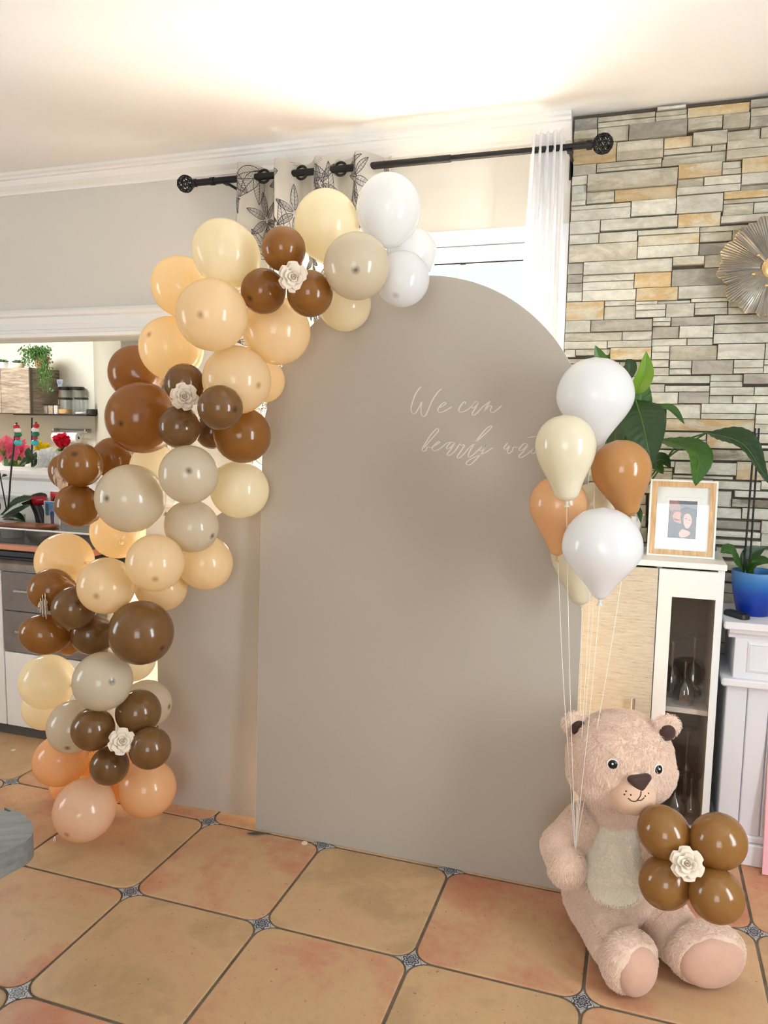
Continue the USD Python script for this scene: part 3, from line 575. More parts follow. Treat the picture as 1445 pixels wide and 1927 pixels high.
def place_balloon(px, py, rx, ry, colr, y, label, dot, group, name='balloon', ctr=None):
    c = at_y(px, py, y); dist = (c-EYE)@FWD; r0 = min(rx, ry)/F_PX*dist; st_ = max(rx, ry)/min(rx, ry)
    tov = (EYE-c)/np.linalg.norm(EYE-c)
    if dot is not None:
        d = ray(*dot); d /= np.linalg.norm(d); oc = EYE-c; b = oc@d; disc = b*b-(oc@oc-(r0*1.03)**2)
        hit = EYE+d*(-b-math.sqrt(max(disc, 0))); ax = hit-c
    else:
        q = np.array(ctr) if ctr is not None else _sp[np.argmin(((_sp-c)**2).sum(1))]
        ax = c-q
        if np.linalg.norm(ax) < .02: ax = tov+np.array([0, 0, .3])
        ax = ax/np.linalg.norm(ax)
        if ax@tov > .75: ax = ax+np.array([.3, 0, .8])
    ax = ax/np.linalg.norm(ax)
    s_ = 1.0+(st_-1)*(1-abs(ax@tov))+.02
    T = align(ax); T[:3, 3] = c
    o = thing(name, label, 'balloon', group=group, mat4=T)
    put(o, 'skin', balloon_mesh(r0, s_), (SK if dot is not None else SKN)[colr], smooth=True, loc=(0, 0, 0)); put(o, 'knot', knot_mesh(-r0*s_*1.06), SK[colr], smooth=50, loc=(0, 0, 0))
    return c, r0
for b in BAL: place_balloon(*b[1:9], 'balloons of the garland arch')

# ---- foam roses in the balloon clusters
PETAL = thin_look('cream_foam', srgb(240, 224, 204), srgb(244, 226, 204), .06, .8, .1)
def petal_mesh(r, h, w, curl, tilt, az, z0):
    """a curved foam petal standing on a ring of radius r."""
    nu, nv = 7, 5; V = []
    for i in range(nu):
        u = -1+2*i/(nu-1)
        for j in range(nv):
            v = j/(nv-1); ww = w*(1-.62*max(0, v-.35)**2/.4225)*(.85+.15*v)
            a = az+u*ww; rr = r+h*math.sin(tilt)*v+curl*v**3; zz = z0+h*math.cos(tilt)*v-curl*.9*v**4-.0015*u*u*h/.02
            V.append((rr*math.cos(a), rr*math.sin(a), zz))
    F_ = []
    for i in range(nu-1):
        for j in range(nv-1):
            q = i*nv+j; F_ += [(q, q+nv, q+nv+1), (q, q+nv+1, q+1)]
    a = np.array(V); n = trimesh.Trimesh(a, F_, process=False).vertex_normals; k = len(a); th = .0014
    b = a-n*th; F2 = [(x+k, z+k, y+k) for x, y, z in F_]
    ring = [i*nv for i in range(nu)]+[(nu-1)*nv+j for j in range(1, nv)]+[i*nv+nv-1 for i in range(nu-2, -1, -1)]+[j for j in range(nv-2, 0, -1)]
    S_ = []
    for i in range(len(ring)):
        p, q = ring[i], ring[(i+1) % len(ring)]; S_ += [(p, p+k, q), (q, p+k, q+k)]
    return trimesh.Trimesh(np.vstack([a, b]), F_+F2+S_, process=False)
def rose_parts():
    out = [('bud', lathe([(.001, .004), (.006, .006), (.008, .016), (.006, .026), (.0035, .029), (.003, .025), (.0005, .022)], 14))]
    for ring, (n, r, h, w, curl, tilt, z0) in enumerate(((3, .004, .019, 1.25, .001, .04, .017), (3, .008, .022, 1.25, .004, .20, .013), (4, .012, .025, 1.05, .007, .42, .009), (5, .016, .028, .88, .009, .75, .004), (6, .018, .029, .80, .008, 1.08, .000))):
        for k in range(n): out.append(('petal', petal_mesh(r, h, w, curl, tilt, (k+.37*ring)*2*math.pi/n, z0)))
    return out
RP = rose_parts()
ROSES = [(552, 521, .545, 24, 'cream foam rose among the topmost three brown balloons', None), (347, 746, .555, 22, 'cream foam rose in the dark brown cluster at mid garland', None),
         (113, 900, .655, 22, 'cream foam rose seen edge on in the far left caramel cluster', (-.9, -.3, -.1)), (82, 1140, .575, 21, 'cream foam rose seen sideways in the cluster before the drawers', (-.75, -.62, .0)),
         (229, 1395, .530, 21, 'cream foam rose in the lowest dark brown cluster', None), (1293, 1625, .47, 26, 'cream foam rose amid four brown balloons by the teddy bear', None)]
rose0 = None
for k, (px, py, y, r, lab, face) in enumerate(ROSES):
    c = at_y(px, py, y); d = (EYE-c)/np.linalg.norm(EYE-c) if face is None else np.array(face)
    d = d+np.array([.05, 0, .06])*(face is None); d /= np.linalg.norm(d)
    sc = r/F_PX*((c-EYE)@FWD)/.043; T = align(d, (math.cos(k*1.3), 0, math.sin(k*1.3))); T[:3, :3] *= sc; T[:3, 3] = c-d*.012
    if rose0 is None:
        rose0 = thing('foam_rose', lab, 'artificial rose', group='foam roses on balloon clusters', mat4=T)
        for n_, m in RP: put(rose0, n_, m, PETAL, smooth=60, loc=(0, 0, 0))
    else: copy_of(rose0, 'foam_rose', lab, None, mat4=T)

# ---- the four brown balloons at the bear
for px, py, rx, ry, y, lab in ((1250, 1567, 47, 51, .565, 'brown balloon touching the teddy bear\'s chest, upper of two'), (1351, 1583, 52, 51, .545, 'upper outer brown balloon of the four by the teddy bear'),
                               (1252, 1660, 48, 50, .535, 'brown balloon resting on the teddy bear\'s thigh'), (1347, 1684, 50, 50, .500, 'lower outer brown balloon of the four, over the floor tiles')):
    place_balloon(px, py, rx, ry, 'brownb', y, lab, None, 'balloons held by the bear', ctr=at_y(1295, 1625, .53))

# ------------------------------------------------------------------ curtain pole and curtains
YR, ZR = 1.47, 2.418
rod = thing('curtain_pole', 'black metal curtain pole with openwork ball ends above the window', 'curtain pole', (.4, YR, ZR))
put(rod, 'pole', cat([tube([(-.395, YR, ZR), (.70, YR, ZR)], .0135, 16), tube([(.69, YR, ZR), (1.215, YR, ZR)], .0110, 16)]), BLACK_METAL, smooth=40)
for x in (-.30, -.385, 1.195): put(rod, 'sleeve', lathe([(.0005, -.009), (.016, -.009), (.016, .009), (.0005, .009)], 20, (1, 0, 0), (x, YR, ZR)), BLACK_METAL, smooth=40)
ico = trimesh.creation.icosphere(1, 1.0); edges = ico.edges_unique
for fx in (-.428, 1.240):
    cage = [tube([ico.vertices[a]*.034+np.array([fx, YR, ZR]), ico.vertices[b]*.034+np.array([fx, YR, ZR])], 0.0024, 5) for a, b in edges]
    put(rod, 'ball_end', cat(cage), BLACK_METAL)
for x in (-.235, 1.128):
    put(rod, 'bracket', cat([tube([(x, YR, ZR-.012), (x, YW, ZR-.012)], .006, 8), bx(x-.011, x+.011, YW-.006, YW, ZR-.075, ZR+.005, .002), bx(x-.009, x+.009, YR-.016, YR+.016, ZR-.020, ZR-.012, .002)]), BLACK_METAL)

def curtain(x0, x1, lobes, amp, ztop, zbot, spread, name, label, mat, jitter, phase=0.0, nx=220, nz=46):
    """Cloth hung in soft folds from the pole; spread(z) widens it; returns the prim and the map (u, z) -> point."""
    rj = np.random.default_rng(11+lobes); off = rj.uniform(-.25, .25, lobes*2+2)
    def P(u, z):
        u = np.asarray(u, float); z = np.asarray(z, float)
        d = np.clip((ztop-z)/(ztop-zbot), 0, 1); k = u*lobes
        w = np.interp(k*2, np.arange(lobes*2+2), off)*jitter
        xa, xb = x0-spread*d, x1+spread*.25*d
        x = xa+(xb-xa)*u+.012*np.sin(4*np.pi*k)*(.4+d); A = amp*(1-.15*d)*(1+.25*np.sin(7*u+3*d))
        y = YR+A*np.sin(2*np.pi*k+phase+w*d)+.004*np.sin(9*z+8*u)*d
        return np.stack([x+0*z, y+0*z, z+0*u], -1)
    U, Z = np.meshgrid(np.linspace(0, 1, nx), ztop-(ztop-zbot)*np.linspace(0, 1, nz)**1.3, indexing='ij')
    V = P(U, Z).reshape(-1, 3); F_ = []
    for i in range(nx-1):
        for j in range(nz-1):
            q = i*nz+j; F_ += [(q, q+nz, q+nz+1), (q, q+nz+1, q+1)]
    front = trimesh.Trimesh(V, F_, process=False); n = front.vertex_normals
    back = trimesh.Trimesh(V+n*.0009, np.array(F_)[:, ::-1], process=False)
    o = thing(name, label, 'curtain', ((x0+x1)/2, YR, zbot)); put(o, 'cloth', cat([front, back]) if name == 'patterned_curtain' else front, mat, smooth=True)
    return o, P
PRINTED = thin_look('printed_cotton', srgb(222, 218, 212), srgb(240, 236, 228), .55, .8, .1)
co, CP = curtain(-.205, .455, 4, .050, 2.463, .03, .03, 'patterned_curtain', 'off-white eyelet curtain printed with dark line drawn leaves', PRINTED, .5, 2.4)
LINE = look('print_charcoal', srgb(76, 72, 72), .9); GREYP = look('print_grey', srgb(188, 184, 180), .9)
def on_cloth(uv, lift):
    uv = np.asarray(uv, float); p = CP(uv[:, 0], uv[:, 1]); e = 1e-3
    t = CP(uv[:, 0]+e, uv[:, 1])-CP(uv[:, 0]-e, uv[:, 1]); n = np.cross(t, [0, 0, 1.0]); n /= np.linalg.norm(n, axis=1, keepdims=True)+1e-12
    n[n[:, 1] > .999] *= 1
    return p+n*lift, n
pl, pf = [], []
CW = 1.35                                                  # flat width of the cloth
def flat_ribbon(pts, w, lift=.0013, into=pl):
    pts = np.array(pts, float); uv = np.column_stack([pts[:, 0]/CW, pts[:, 1]]); k = (uv[:, 0] > .002) & (uv[:, 0] < .998) & (uv[:, 1] < 2.458)
    if k.sum() < 3 or not k.all(): return
    for s in (1, -1): p, n = on_cloth(uv, lift*s); into.append(ribbon(p, n*s, w))
def leaf_print(cx_, cz_, ang, L, Wd, style):
    t = np.linspace(0, 1, 14); prof = np.sin(np.pi*t**.8)**.9*Wd/2
    ca, sa = math.cos(ang), math.sin(ang); tr = lambda a, b: np.column_stack([cx_+a*ca-b*sa, cz_+a*sa+b*ca])
    flat_ribbon(tr(t*L, prof), .0024); flat_ribbon(tr(t*L, -prof), .0024); flat_ribbon(tr(t*L, 0*t), .0022)
    if style == 0:
        for q in np.linspace(.15, .85, 9):
            for s in (1, -1):
                b = np.linspace(0, 1, 5)*math.sin(math.pi*q**.8)**.9*Wd/2*.92; flat_ribbon(tr(q*L+b*.9, s*b*.95), .0010)
    else:
        for s in (1, -1): flat_ribbon(tr(t[1:-1]*L, s*prof[1:-1]*.5), max(.003, Wd*.3), .0007, pf)
        for q in np.linspace(.2, .8, 5):
            for s in (1, -1):
                b = np.linspace(0, 1, 4)*math.sin(math.pi*q**.8)**.9*Wd/2*.9; flat_ribbon(tr(q*L+b*.5, s*b), .0011)
pr_ = random.Random(5)
for zc in np.arange(2.40, 1.3, -.15):
    for xc in np.arange(.07, CW, .155):
        x, z = xc+pr_.uniform(-.04, .04), zc+pr_.uniform(-.05, .05); a0 = pr_.uniform(0, 6.28)
        if pr_.random() < .62:
            for k in range(6): leaf_print(x+.012*math.cos(a0+k*1.05), z+.012*math.sin(a0+k*1.05), a0+k*1.05, pr_.uniform(.07, .10), pr_.uniform(.026, .036), 1)
        else:
            for k in (-1, 0, 1): leaf_print(x, z, a0+k*.6, pr_.uniform(.12, .17), .05, 0)
put(co, 'leaf_outlines', cat(pl), LINE, kind='stuff', label='dark leaf outlines printed on the cloth'); put(co, 'leaf_tint', cat(pf), GREYP, kind='stuff', label='grey leaf shading printed on the cloth')
for k in range(8):
    u = (k+.5-2.4/math.pi)/8
    if not .01 < u < .99: continue
    p = CP(np.array([u]), np.array([ZR]))[0]; t = CP(np.array([u+.01]), np.array([ZR]))[0]-CP(np.array([u-.01]), np.array([ZR]))[0]
    n = np.cross(t, [0, 0, 1.0]); n /= np.linalg.norm(n)
    ring = [np.array([p[0], YR, ZR])+.024*(math.cos(a)*np.array([0, 0, 1.0])+math.sin(a)*t/np.linalg.norm(t)) for a in np.linspace(0, 2*np.pi, 25)]
    put(co, 'eyelet', tube(ring, .0052, 8, False), BLACK_METAL, smooth=True)
SHEER = usdkit.material(stage, '/World/Looks/sheer_voile', {'d': ('diffuse_bsdf', {'color': srgb(246, 246, 248)}), 't': ('translucent_bsdf', {'color': srgb(250, 250, 252)}), 'x': ('transparent_bsdf', {}), 'a': ('mix_closure', {'fac': .55}), 'm': ('mix_closure', {'fac': .94})},
    [('d.BSDF', 'a.closure1'), ('t.BSDF', 'a.closure2'), ('x.BSDF', 'm.closure1'), ('a.closure', 'm.closure2')], surface='m.closure')
so, CP = curtain(.992, 1.110, 5, .028, 2.475, .03, .085, 'sheer_curtain', 'white sheer curtain with fine zigzag weave beside the stone wall', SHEER, .8, .6)
CW = .62; pl = []
for k in range(7):
    z = np.arange(2.40, .6, -.014); x = .045+.09*k+.016*(np.arange(len(z)) % 2)
    for i in range(0, len(z)-4, 4): flat_ribbon(np.column_stack([x, z])[i:i+5], .0012, .0009, pl)
put(so, 'zigzag_weave', cat(pl), look('weave_thread', srgb(226, 226, 228), .9), kind='stuff')

# ------------------------------------------------------------------ display cabinet, with glasses
OAK = usdkit.material(stage, '/World/Looks/pale_limed_oak', {'tc': ('texture_coordinate', {}), 'mp': ('mapping', {'scale': (14.0, 14.0, 150.0)}), 'n': ('noise_texture', {'scale': 1.6, 'detail': 7.0, 'roughness': .68, 'distortion': .4}), 'n2': ('noise_texture', {'scale': 6.0, 'detail': 3.0}), 'md': ('math', {'math_type': 'multiply_add', 'value2': .35}),
    'r': ('rgb_ramp', {'ramp': [(.46, srgb(150, 136, 116)), (.58, srgb(192, 180, 158)), (.85, srgb(212, 202, 182))]}), 'p': ('principled_bsdf', {'roughness': .45})},
    [('tc.object', 'mp.vector'), ('mp.vector', 'n.vector'), ('mp.vector', 'n2.vector'), ('n2.fac', 'md.value1'), ('n.fac', 'md.value3'), ('md.value', 'r.fac'), ('r.color', 'p.base_color')], surface='p.BSDF')
SMOKED = pane_look('smoked_glass', (.90, .88, .86), .03); DARK_IN = look('cabinet_interior', srgb(104, 98, 90), .6)
YC = 1.255; CX0, CX1 = 1.20, 1.697; CZT = 1.008
cb = thing('display_cabinet', 'white cabinet with limed oak door and glazed door of glasses', 'cabinet', ((CX0+CX1)/2, YC+.15, 0))
put(cb, 'body', cat([bx(CX0, CX0+.018, YC+.004, 1.552, .0, CZT-.02), bx(1.488, 1.506, YC+.02, 1.552, .06, CZT-.02), bx(CX1-.022, CX1, YC+.002, 1.552, .0, CZT-.02), bx(CX0, CX1, YC+.02, 1.552, .05, .068), bx(CX0+.018, CX1-.022, YC+.03, YC+.04, 0, .05)]), WHITE)
put(cb, 'back_panel', bx(CX0+.002, CX1-.002, 1.545, 1.5515, .05, CZT-.02), DARK_IN)
put(cb, 'side_lining', bx(1.506, 1.5075, YC+.03, 1.552, .07, CZT-.03, 0), DARK_IN)
put(cb, 'top_panel', bx(CX0-.004, CX1+.004, YC-.012, 1.552, CZT-.02, CZT), WHITE)
dr = put(cb, 'door', bx(CX0+.003, 1.494, YC-.016, YC+.002, .055, CZT-.026), OAK, label='pale limed oak door')
put(dr, 'handle', cat([bx(1.431, 1.443, YC-.046, YC-.036, .38, .545, .003), bx(1.434, 1.440, YC-.038, YC-.014, .40, .408, .001), bx(1.434, 1.440, YC-.038, YC-.014, .518, .526, .001)]), CHROME)
gd = sbox(1.497, .055, 1.676, CZT-.026).difference(sbox(1.540, .112, 1.6725, .892))
gdo = put(cb, 'glazed_door', extrude_y(gd, YC-.016, YC+.002), WHITE)
put(gdo, 'glass_pane', bx(1.538, 1.6735, YC-.010, YC-.006, .110, .894, 0), SMOKED)
put(cb, 'shelf', bx(1.507, CX1-.022, YC+.02, 1.552, .490, .508), WHITE); put(cb, 'shelf', bx(1.507, CX1-.022, YC+.02, 1.552, .068, .074), WHITE)
CLEAR = pane_look('wine_glass', (.90, .91, .90), .2, .08)
def goblet(h, r):
    """stem glass standing upside down on its rim."""
    return [('bowl', lathe([(r*.92, 0), (r, .10*h), (r*1.05, .22*h), (r*.9, .38*h), (r*.5, .50*h), (r*.16, .56*h), (.0055, .60*h)], 28)), ('stem', lathe([(.0055, .60*h), (.0045, .75*h), (.0055, .92*h), (.011, .965*h)], 16)), ('foot', lathe([(.011, .965*h), (r*.5, .985*h), (r*.95, .993*h), (r*.95, 1.0*h), (.0005, .999*h)], 28))]
GL = [(1.600, 1.325, .508, .155, .034, 'clear stem glass upside down at the front of the cabinet shelf'), (1.560, 1.40, .508, .20, .036, 'taller upturned stem glass behind left on the cabinet shelf'), (1.632, 1.43, .508, .215, .037, 'tallest upturned stem glass at the back of the cabinet shelf'),
      (1.590, 1.33, .074, .19, .036, 'upturned stem glass on the cabinet\'s lower shelf, front left'), (1.645, 1.36, .074, .17, .033, 'upturned stem glass on the cabinet\'s lower shelf, right'), (1.552, 1.44, .074, .24, .036, 'tall upturned stem glass at the lower shelf\'s back'), (1.63, 1.46, .074, .30, .036, 'tallest upturned glass on the cabinet\'s lower shelf')]
for x, y, z, h, r, lab in GL:
    o = thing('stem_glass', lab, 'glass', (x, y, z), 'glasses in the cabinet')
    for n_, m in goblet(h, r): put(o, n_, m, CLEAR, smooth=50, loc=(0, 0, 0))

# ------------------------------------------------------------------ white mantel unit on the right
GREYW = look('grey_white_paint', srgb(226, 224, 228), .45)
YF = 1.262; mz = .822
mt = thing('mantel_unit', 'white panelled mantel unit standing against the stone wall', 'mantelpiece', (2.05, YF+.15, 0))
put(mt, 'top_slab', bx(1.704, 2.55, YF-.012, 1.552, .797, mz, .004), GREYW)
put(mt, 'cornice', extrude_x([(YF+.05, .797), (YF-.002, .797), (YF+.002, .785), (YF+.012, .776), (YF+.016, .766), (YF+.05, .766)], 1.722, 2.53), GREYW)
put(mt, 'frieze', bx(1.742, 2.51, YF+.018, 1.552, .628, .768), GREYW)
put(mt, 'raised_panel', plate([(rounded(.36, .052, .002), 0), (rounded(.36, .052, .002, d=.002), .003), (rounded(.36, .052, .002, d=.010), .006), (rounded(.36, .052, .002, d=.013), .004)]).apply_transform(np.array([[1, 0, 0, 2.14], [0, 0, -1, YF+.0185], [0, 1, 0, .705], [0, 0, 0, 1.0]])), GREYW)
put(mt, 'ledge', bx(1.708, 2.55, YF-.008, 1.552, .606, .632, .005), GREYW)
put(mt, 'carcass', bx(1.728, 2.52, YF+.034, 1.552, .05, .608), GREYW)
for k in range(12):
    x = 1.727+k*.0655; put(mt, 'matchboard', bx(x, x+.0625, YF+.022, YF+.036, .095, .606, .003), GREYW)
put(mt, 'plinth', cat([bx(1.712, 2.54, YF-.002, 1.552, 0, .075, .004), bx(1.716, 2.53, YF+.008, 1.5, .075, .100, .006)]), GREYW)
pk = thing('pink_panel', 'pale pink sheet leaning against the white matchboard unit', 'panel', (1.96, YF, .10))
T = frame((1.862, YF-.045, .003), 0, math.radians(7)); m = bx(0, .30, 0, .006, 0, .50, .002); m.apply_transform(T)
m.apply_translation((0, 0, .0)); put(pk, 'sheet', m, look('pink_card', srgb(250, 184, 200), .4))
rc = thing('remote_control', 'black remote control lying on the white mantel top', 'remote control', (1.735, 1.36, mz))
R_ = trimesh.transformations.rotation_matrix(math.radians(-52), [0, 0, 1], (1.748, 1.335, 0))
m = plate([(rounded(.045, .019, .012), mz+.001), (rounded(.045, .019, .012), mz+.012), (rounded(.045, .019, .012, d=.004), mz+.017)]); m.apply_translation((1.748, 1.335, 0)); m.apply_transform(R_); put(rc, 'casing', m, BLACK, smooth=40)
for i in range(3):
    for j in range(2):
        m = lathe([(.0035, mz+.017), (.003, mz+.0185), (.0002, mz+.0187)], 10); m.apply_translation((1.73+i*.016, 1.329+j*.012, 0)); m.apply_transform(R_); put(rc, 'button', m, look('dark_rubber', (.03, .03, .035), .7))

# ---- blue pot with an orchid whose bare stems are tied to two black sticks
LEAF = thin_look('leaf_green', srgb(44, 84, 34), srgb(110, 160, 50), .22, .34, .5, bump=(60, .15, .002)); LEAF2 = thin_look('leaf_light', srgb(92, 140, 44), srgb(170, 205, 70), .3, .36, .5); DARKLEAF = thin_look('leaf_dark', srgb(30, 58, 28), srgb(70, 110, 36), .14, .38, .5)
VEIN = thin_look('leaf_vein', srgb(96, 132, 66), srgb(150, 190, 90), .25, .5)
STEM = look('green_stem', srgb(62, 92, 40), .5)
BARK = look('dark_stick', (.010, .009, .009), .6)
def leaf(path, width, up=(0, -.5, .85), fold=.25, wave=0.0, tipw=1.0, seed=0, n=22, nv=9):
    """a lance shaped leaf along path: V folded, slightly waved, thick; returns blade and midrib."""
    P = spline(path, 8); s = np.linspace(0, 1, len(P)); P = np.stack([np.interp(np.linspace(0, 1, n), s, P[:, k]) for k in range(3)], 1); t = np.linspace(0, 1, n)
    T = np.gradient(P, axis=0); T /= np.linalg.norm(T, axis=1, keepdims=True); U = np.asarray(up, float)
    S_ = np.cross(T, U); S_ /= np.linalg.norm(S_, axis=1, keepdims=True); N_ = np.cross(S_, T)
    prof = np.clip(np.sin(np.pi*np.clip(t, 0, 1)**.78), 0, 1)**.85*width/2; prof[0] = .0015; prof[-1] = .0006
    V = []
    for i in range(n):
        for j in range(nv):
            v = -1+2*j/(nv-1); rise = fold*abs(v)*prof[i]+wave*width*math.sin(9*t[i]+2.2*np.sign(v)+seed)*v*v*.5+(.010*width*math.sin(2*math.pi*(t[i]*11-abs(v)*1.6))*min(1, 4*abs(v))*(n > 30))-.10*prof[i]*math.cos(v*math.pi*3)*.15
            V.append(P[i]+S_[i]*v*prof[i]+N_[i]*rise)
    V = np.array(V); F_ = []
    for i in range(n-1):
        for j in range(nv-1):
            q = i*nv+j; F_ += [(q, q+nv, q+nv+1), (q, q+nv+1, q+1)]
    rib = tube(P[:-1]-N_[:-1]*.0004, np.linspace(.0016, .0006, n-1)*width/.09, 6)
    return trimesh.Trimesh(V, F_, process=False), rib
def add_leaf(o, path, width, mat=LEAF, **k):
    if width > .075 and 'n' not in k: k.update(n=70, nv=13)
    b, r = leaf(path, width, **k); p = put(o, 'leaf', b, mat, smooth=True); put(p, 'midrib', r, VEIN, smooth=True); return p
pot_c = np.array([1.806, 1.405, mz])
bp = thing('blue_pot', 'blue shaded plant pot on the white mantel top', 'plant pot', pot_c)
BLUE = usdkit.material(stage, '/World/Looks/blue_glaze', {'tc': ('texture_coordinate', {}), 's': ('separate_xyz', {}), 'mr': ('map_range', {'from_min': .03, 'from_max': .15, 'clamp': True}), 'r': ('rgb_ramp', {'ramp': [(0, srgb(4, 44, 140)), (.35, srgb(8, 62, 158)), (.65, srgb(36, 104, 176)), (1, srgb(84, 140, 190))]}), 'p': ('principled_bsdf', {'roughness': .35})},
    [('tc.object', 's.vector'), ('s.z', 'mr.value'), ('mr.result', 'r.fac'), ('r.color', 'p.base_color')], surface='p.BSDF')
put(bp, 'pot_wall', lathe([(.0005, 0), (.048, 0), (.052, .003), (.062, .045), (.071, .095), (.0745, .140), (.0745, .148), (.071, .148), (.066, .09), (.05, .012), (.0005, .011)], 40), BLUE, smooth=40, loc=(0, 0, 0))
put(bp, 'bark_mix', ball(1, (0, 0, .122), 2, (.066, .066, .008)), look('bark', srgb(70, 52, 38), .9), loc=(0, 0, 0))
orc = thing('orchid', 'leafy orchid with two tall black support sticks in the blue pot', 'plant', pot_c+[0, 0, .125])
B0 = at_y(1395, 1085, 1.40)
for q0, q1 in (((1398, 1090), (1421, 806)), ((1409, 1090), (1428, 806))): put(orc, 'support_stick', tube([at_y(*q0, 1.40), at_y(*q1, 1.41)], .0033, 8), BARK)
add_leaf(orc, [at_y(1400, 1078, 1.40), at_y(1385, 1052, 1.36), at_y(1372, 1036, 1.335), at_y(1356, 1040, 1.32)], .078, up=(-.1, -.6, .8), fold=.1)
add_leaf(orc, [at_y(1404, 1080, 1.40), at_y(1425, 1060, 1.37), at_y(1450, 1058, 1.34)], .07, up=(.1, -.6, .8), fold=.15); add_leaf(orc, [at_y(1408, 1078, 1.41), at_y(1412, 1045, 1.43), at_y(1440, 1030, 1.45)], .06, mat=DARKLEAF, up=(.1, -.8, .5))
put(orc, 'root', cat([tube(spline([at_y(1400, 1080, 1.40), at_y(1399, 1095, 1.36), at_y(1405, 1100, 1.345)], 5), .004, 7), tube(spline([at_y(1408, 1080, 1.40), at_y(1420, 1092, 1.36), at_y(1428, 1090, 1.35)], 5), .004, 7)]), look('pale_root', srgb(120, 112, 80), .7))

# ---- photo frame on the cabinet
FT = frame((1.4552, 1.352, CZT), math.radians(-2), math.radians(9))
fw, fh = .215, .262
pfm = thing('photo_frame', 'white edged oak photo frame holding a snapshot of two people', 'photo frame', mat4=FT)
FOAK = usdkit.material(stage, '/World/Looks/frame_oak', {'tc': ('texture_coordinate', {}), 'mp': ('mapping', {'scale': (60.0, 40.0, 6.0)}), 'n': ('noise_texture', {'scale': 2.0, 'detail': 4.0}), 'r': ('rgb_ramp', {'ramp': [(.3, srgb(190, 152, 108)), (.7, srgb(222, 190, 146))]}), 'p': ('principled_bsdf', {'roughness': .5})}, [('tc.object', 'mp.vector'), ('mp.vector', 'n.vector'), ('n.fac', 'r.fac'), ('r.color', 'p.base_color')], surface='p.BSDF')
def flat(poly, y0, y1): return extrude_y(poly, y0, y1)
put(pfm, 'outer_edge', flat(sbox(0, 0, fw, fh).difference(sbox(.006, .006, fw-.006, fh-.006)), -.004, .018), WHITE, loc=(0, 0, 0), label='thin white outer edge')
put(pfm, 'oak_moulding', flat(sbox(.006, .006, fw-.006, fh-.006).difference(sbox(.024, .024, fw-.024, fh-.024)), -.002, .016), FOAK, loc=(0, 0, 0), label='pale oak moulding')
mx0, mx1, mz0, mz1 = .064, fw-.062, .064, fh-.070
mo = put(pfm, 'mount', flat(sbox(.023, .023, fw-.023, fh-.023).difference(sbox(mx0, mz0, mx1, mz1)), .006, .008), look('mount_card', srgb(240, 240, 242), .7), loc=(0, 0, 0))
put(mo, 'mount_groove', flat(sbox(mx0-.012, mz0-.012, mx1+.012, mz1+.012).difference(sbox(mx0-.0112, mz0-.0112, mx1+.0112, mz1+.0112)), .0057, .0062), look('groove', srgb(206, 206, 206), .8), loc=(0, 0, 0))
pw, ph = mx1-mx0, mz1-mz0
ph_ = put(pfm, 'photo_print', flat(sbox(mx0-.002, mz0-.002, mx1+.002, mz1+.002), .0085, .0095), look('print_dark', srgb(34, 28, 30), .35, var=(60, srgb(52, 40, 38))), loc=(0, 0, 0), label='dark colour snapshot of a couple')
def blob(pts, y, c, nm, lbl=None):
    P = [(mx0+x*pw, mz0+z*ph) for x, z in pts]; P = spline([(a, 0, b) for a, b in P]+[(P[0][0], 0, P[0][1])], 6)[:, [0, 2]]
    g = Polygon(P).buffer(0).intersection(sbox(mx0, mz0, mx1, mz1)); put(ph_, nm, flat(g, y, y+.0004), c, loc=(0, 0, 0), label=lbl)
SKIN1, SKIN2, HAIR, HAIR2 = look('print_skin', srgb(196, 132, 112), .35), look('print_skin_light', srgb(222, 164, 146), .35), look('print_hair', srgb(58, 36, 28), .35), look('print_hair_red', srgb(104, 58, 44), .35)
blob([(.02, .98), (.98, .98), (.98, .80), (.6, .84), (.3, .76), (.03, .90)], .0081, look('print_glow', srgb(96, 98, 106), .35), 'printed_background'); blob([(.02, .99), (.30, .99), (.40, .74), (.10, .72), (.02, .80)], .0080, look('print_haze', srgb(150, 112, 104), .35), 'printed_haze')
blob([(.02, .45), (.10, .72), (.38, .74), (.52, .62), (.46, .45), (.12, .42)], .0078, HAIR2, 'printed_hair'); blob([(.13, .58), (.24, .70), (.40, .69), (.48, .56), (.50, .42), (.42, .40), (.22, .45)], .0076, SKIN1, 'printed_face'); blob([(.16, .53), (.30, .51), (.42, .50), (.40, .47), (.24, .47)], .0074, HAIR2, 'printed_shadow')
blob([(.42, .60), (.52, .74), (.70, .78), (.92, .68), (.98, .40), (.90, .20), (.84, .30), (.60, .60), (.54, .40), (.50, .30), (.46, .40)], .0075, HAIR, 'printed_hair'); blob([(.53, .52), (.58, .64), (.72, .66), (.82, .56), (.83, .42), (.74, .29), (.64, .28), (.56, .38)], .0073, SKIN2, 'printed_face')
blob([(.58, .53), (.65, .545), (.66, .53), (.60, .515)], .0071, HAIR, 'printed_eye'); blob([(.72, .51), (.79, .50), (.78, .485), (.73, .49)], .0071, HAIR, 'printed_eye'); blob([(.60, .38), (.68, .35), (.76, .385), (.70, .365), (.66, .362)], .0071, look('print_teeth', srgb(240, 226, 220), .35), 'printed_smile')
blob([(.40, .14), (.50, .24), (.66, .22), (.80, .17), (.74, .08), (.56, .03), (.44, .04)], .0072, SKIN2, 'printed_hand')
put(pfm, 'glass_sheet', flat(sbox(.024, .024, fw-.024, fh-.024), .002, .0035), GLASS, loc=(0, 0, 0)); put(pfm, 'back_strut', flat(Polygon([(.07, .0), (.145, .0), (.125, .18), (.09, .18)]), .016, .020).apply_transform(trimesh.transformations.rotation_matrix(math.radians(16), [1, 0, 0], (0, .016, .18))), look('grey_board', srgb(90, 88, 86), .8), loc=(0, 0, 0))

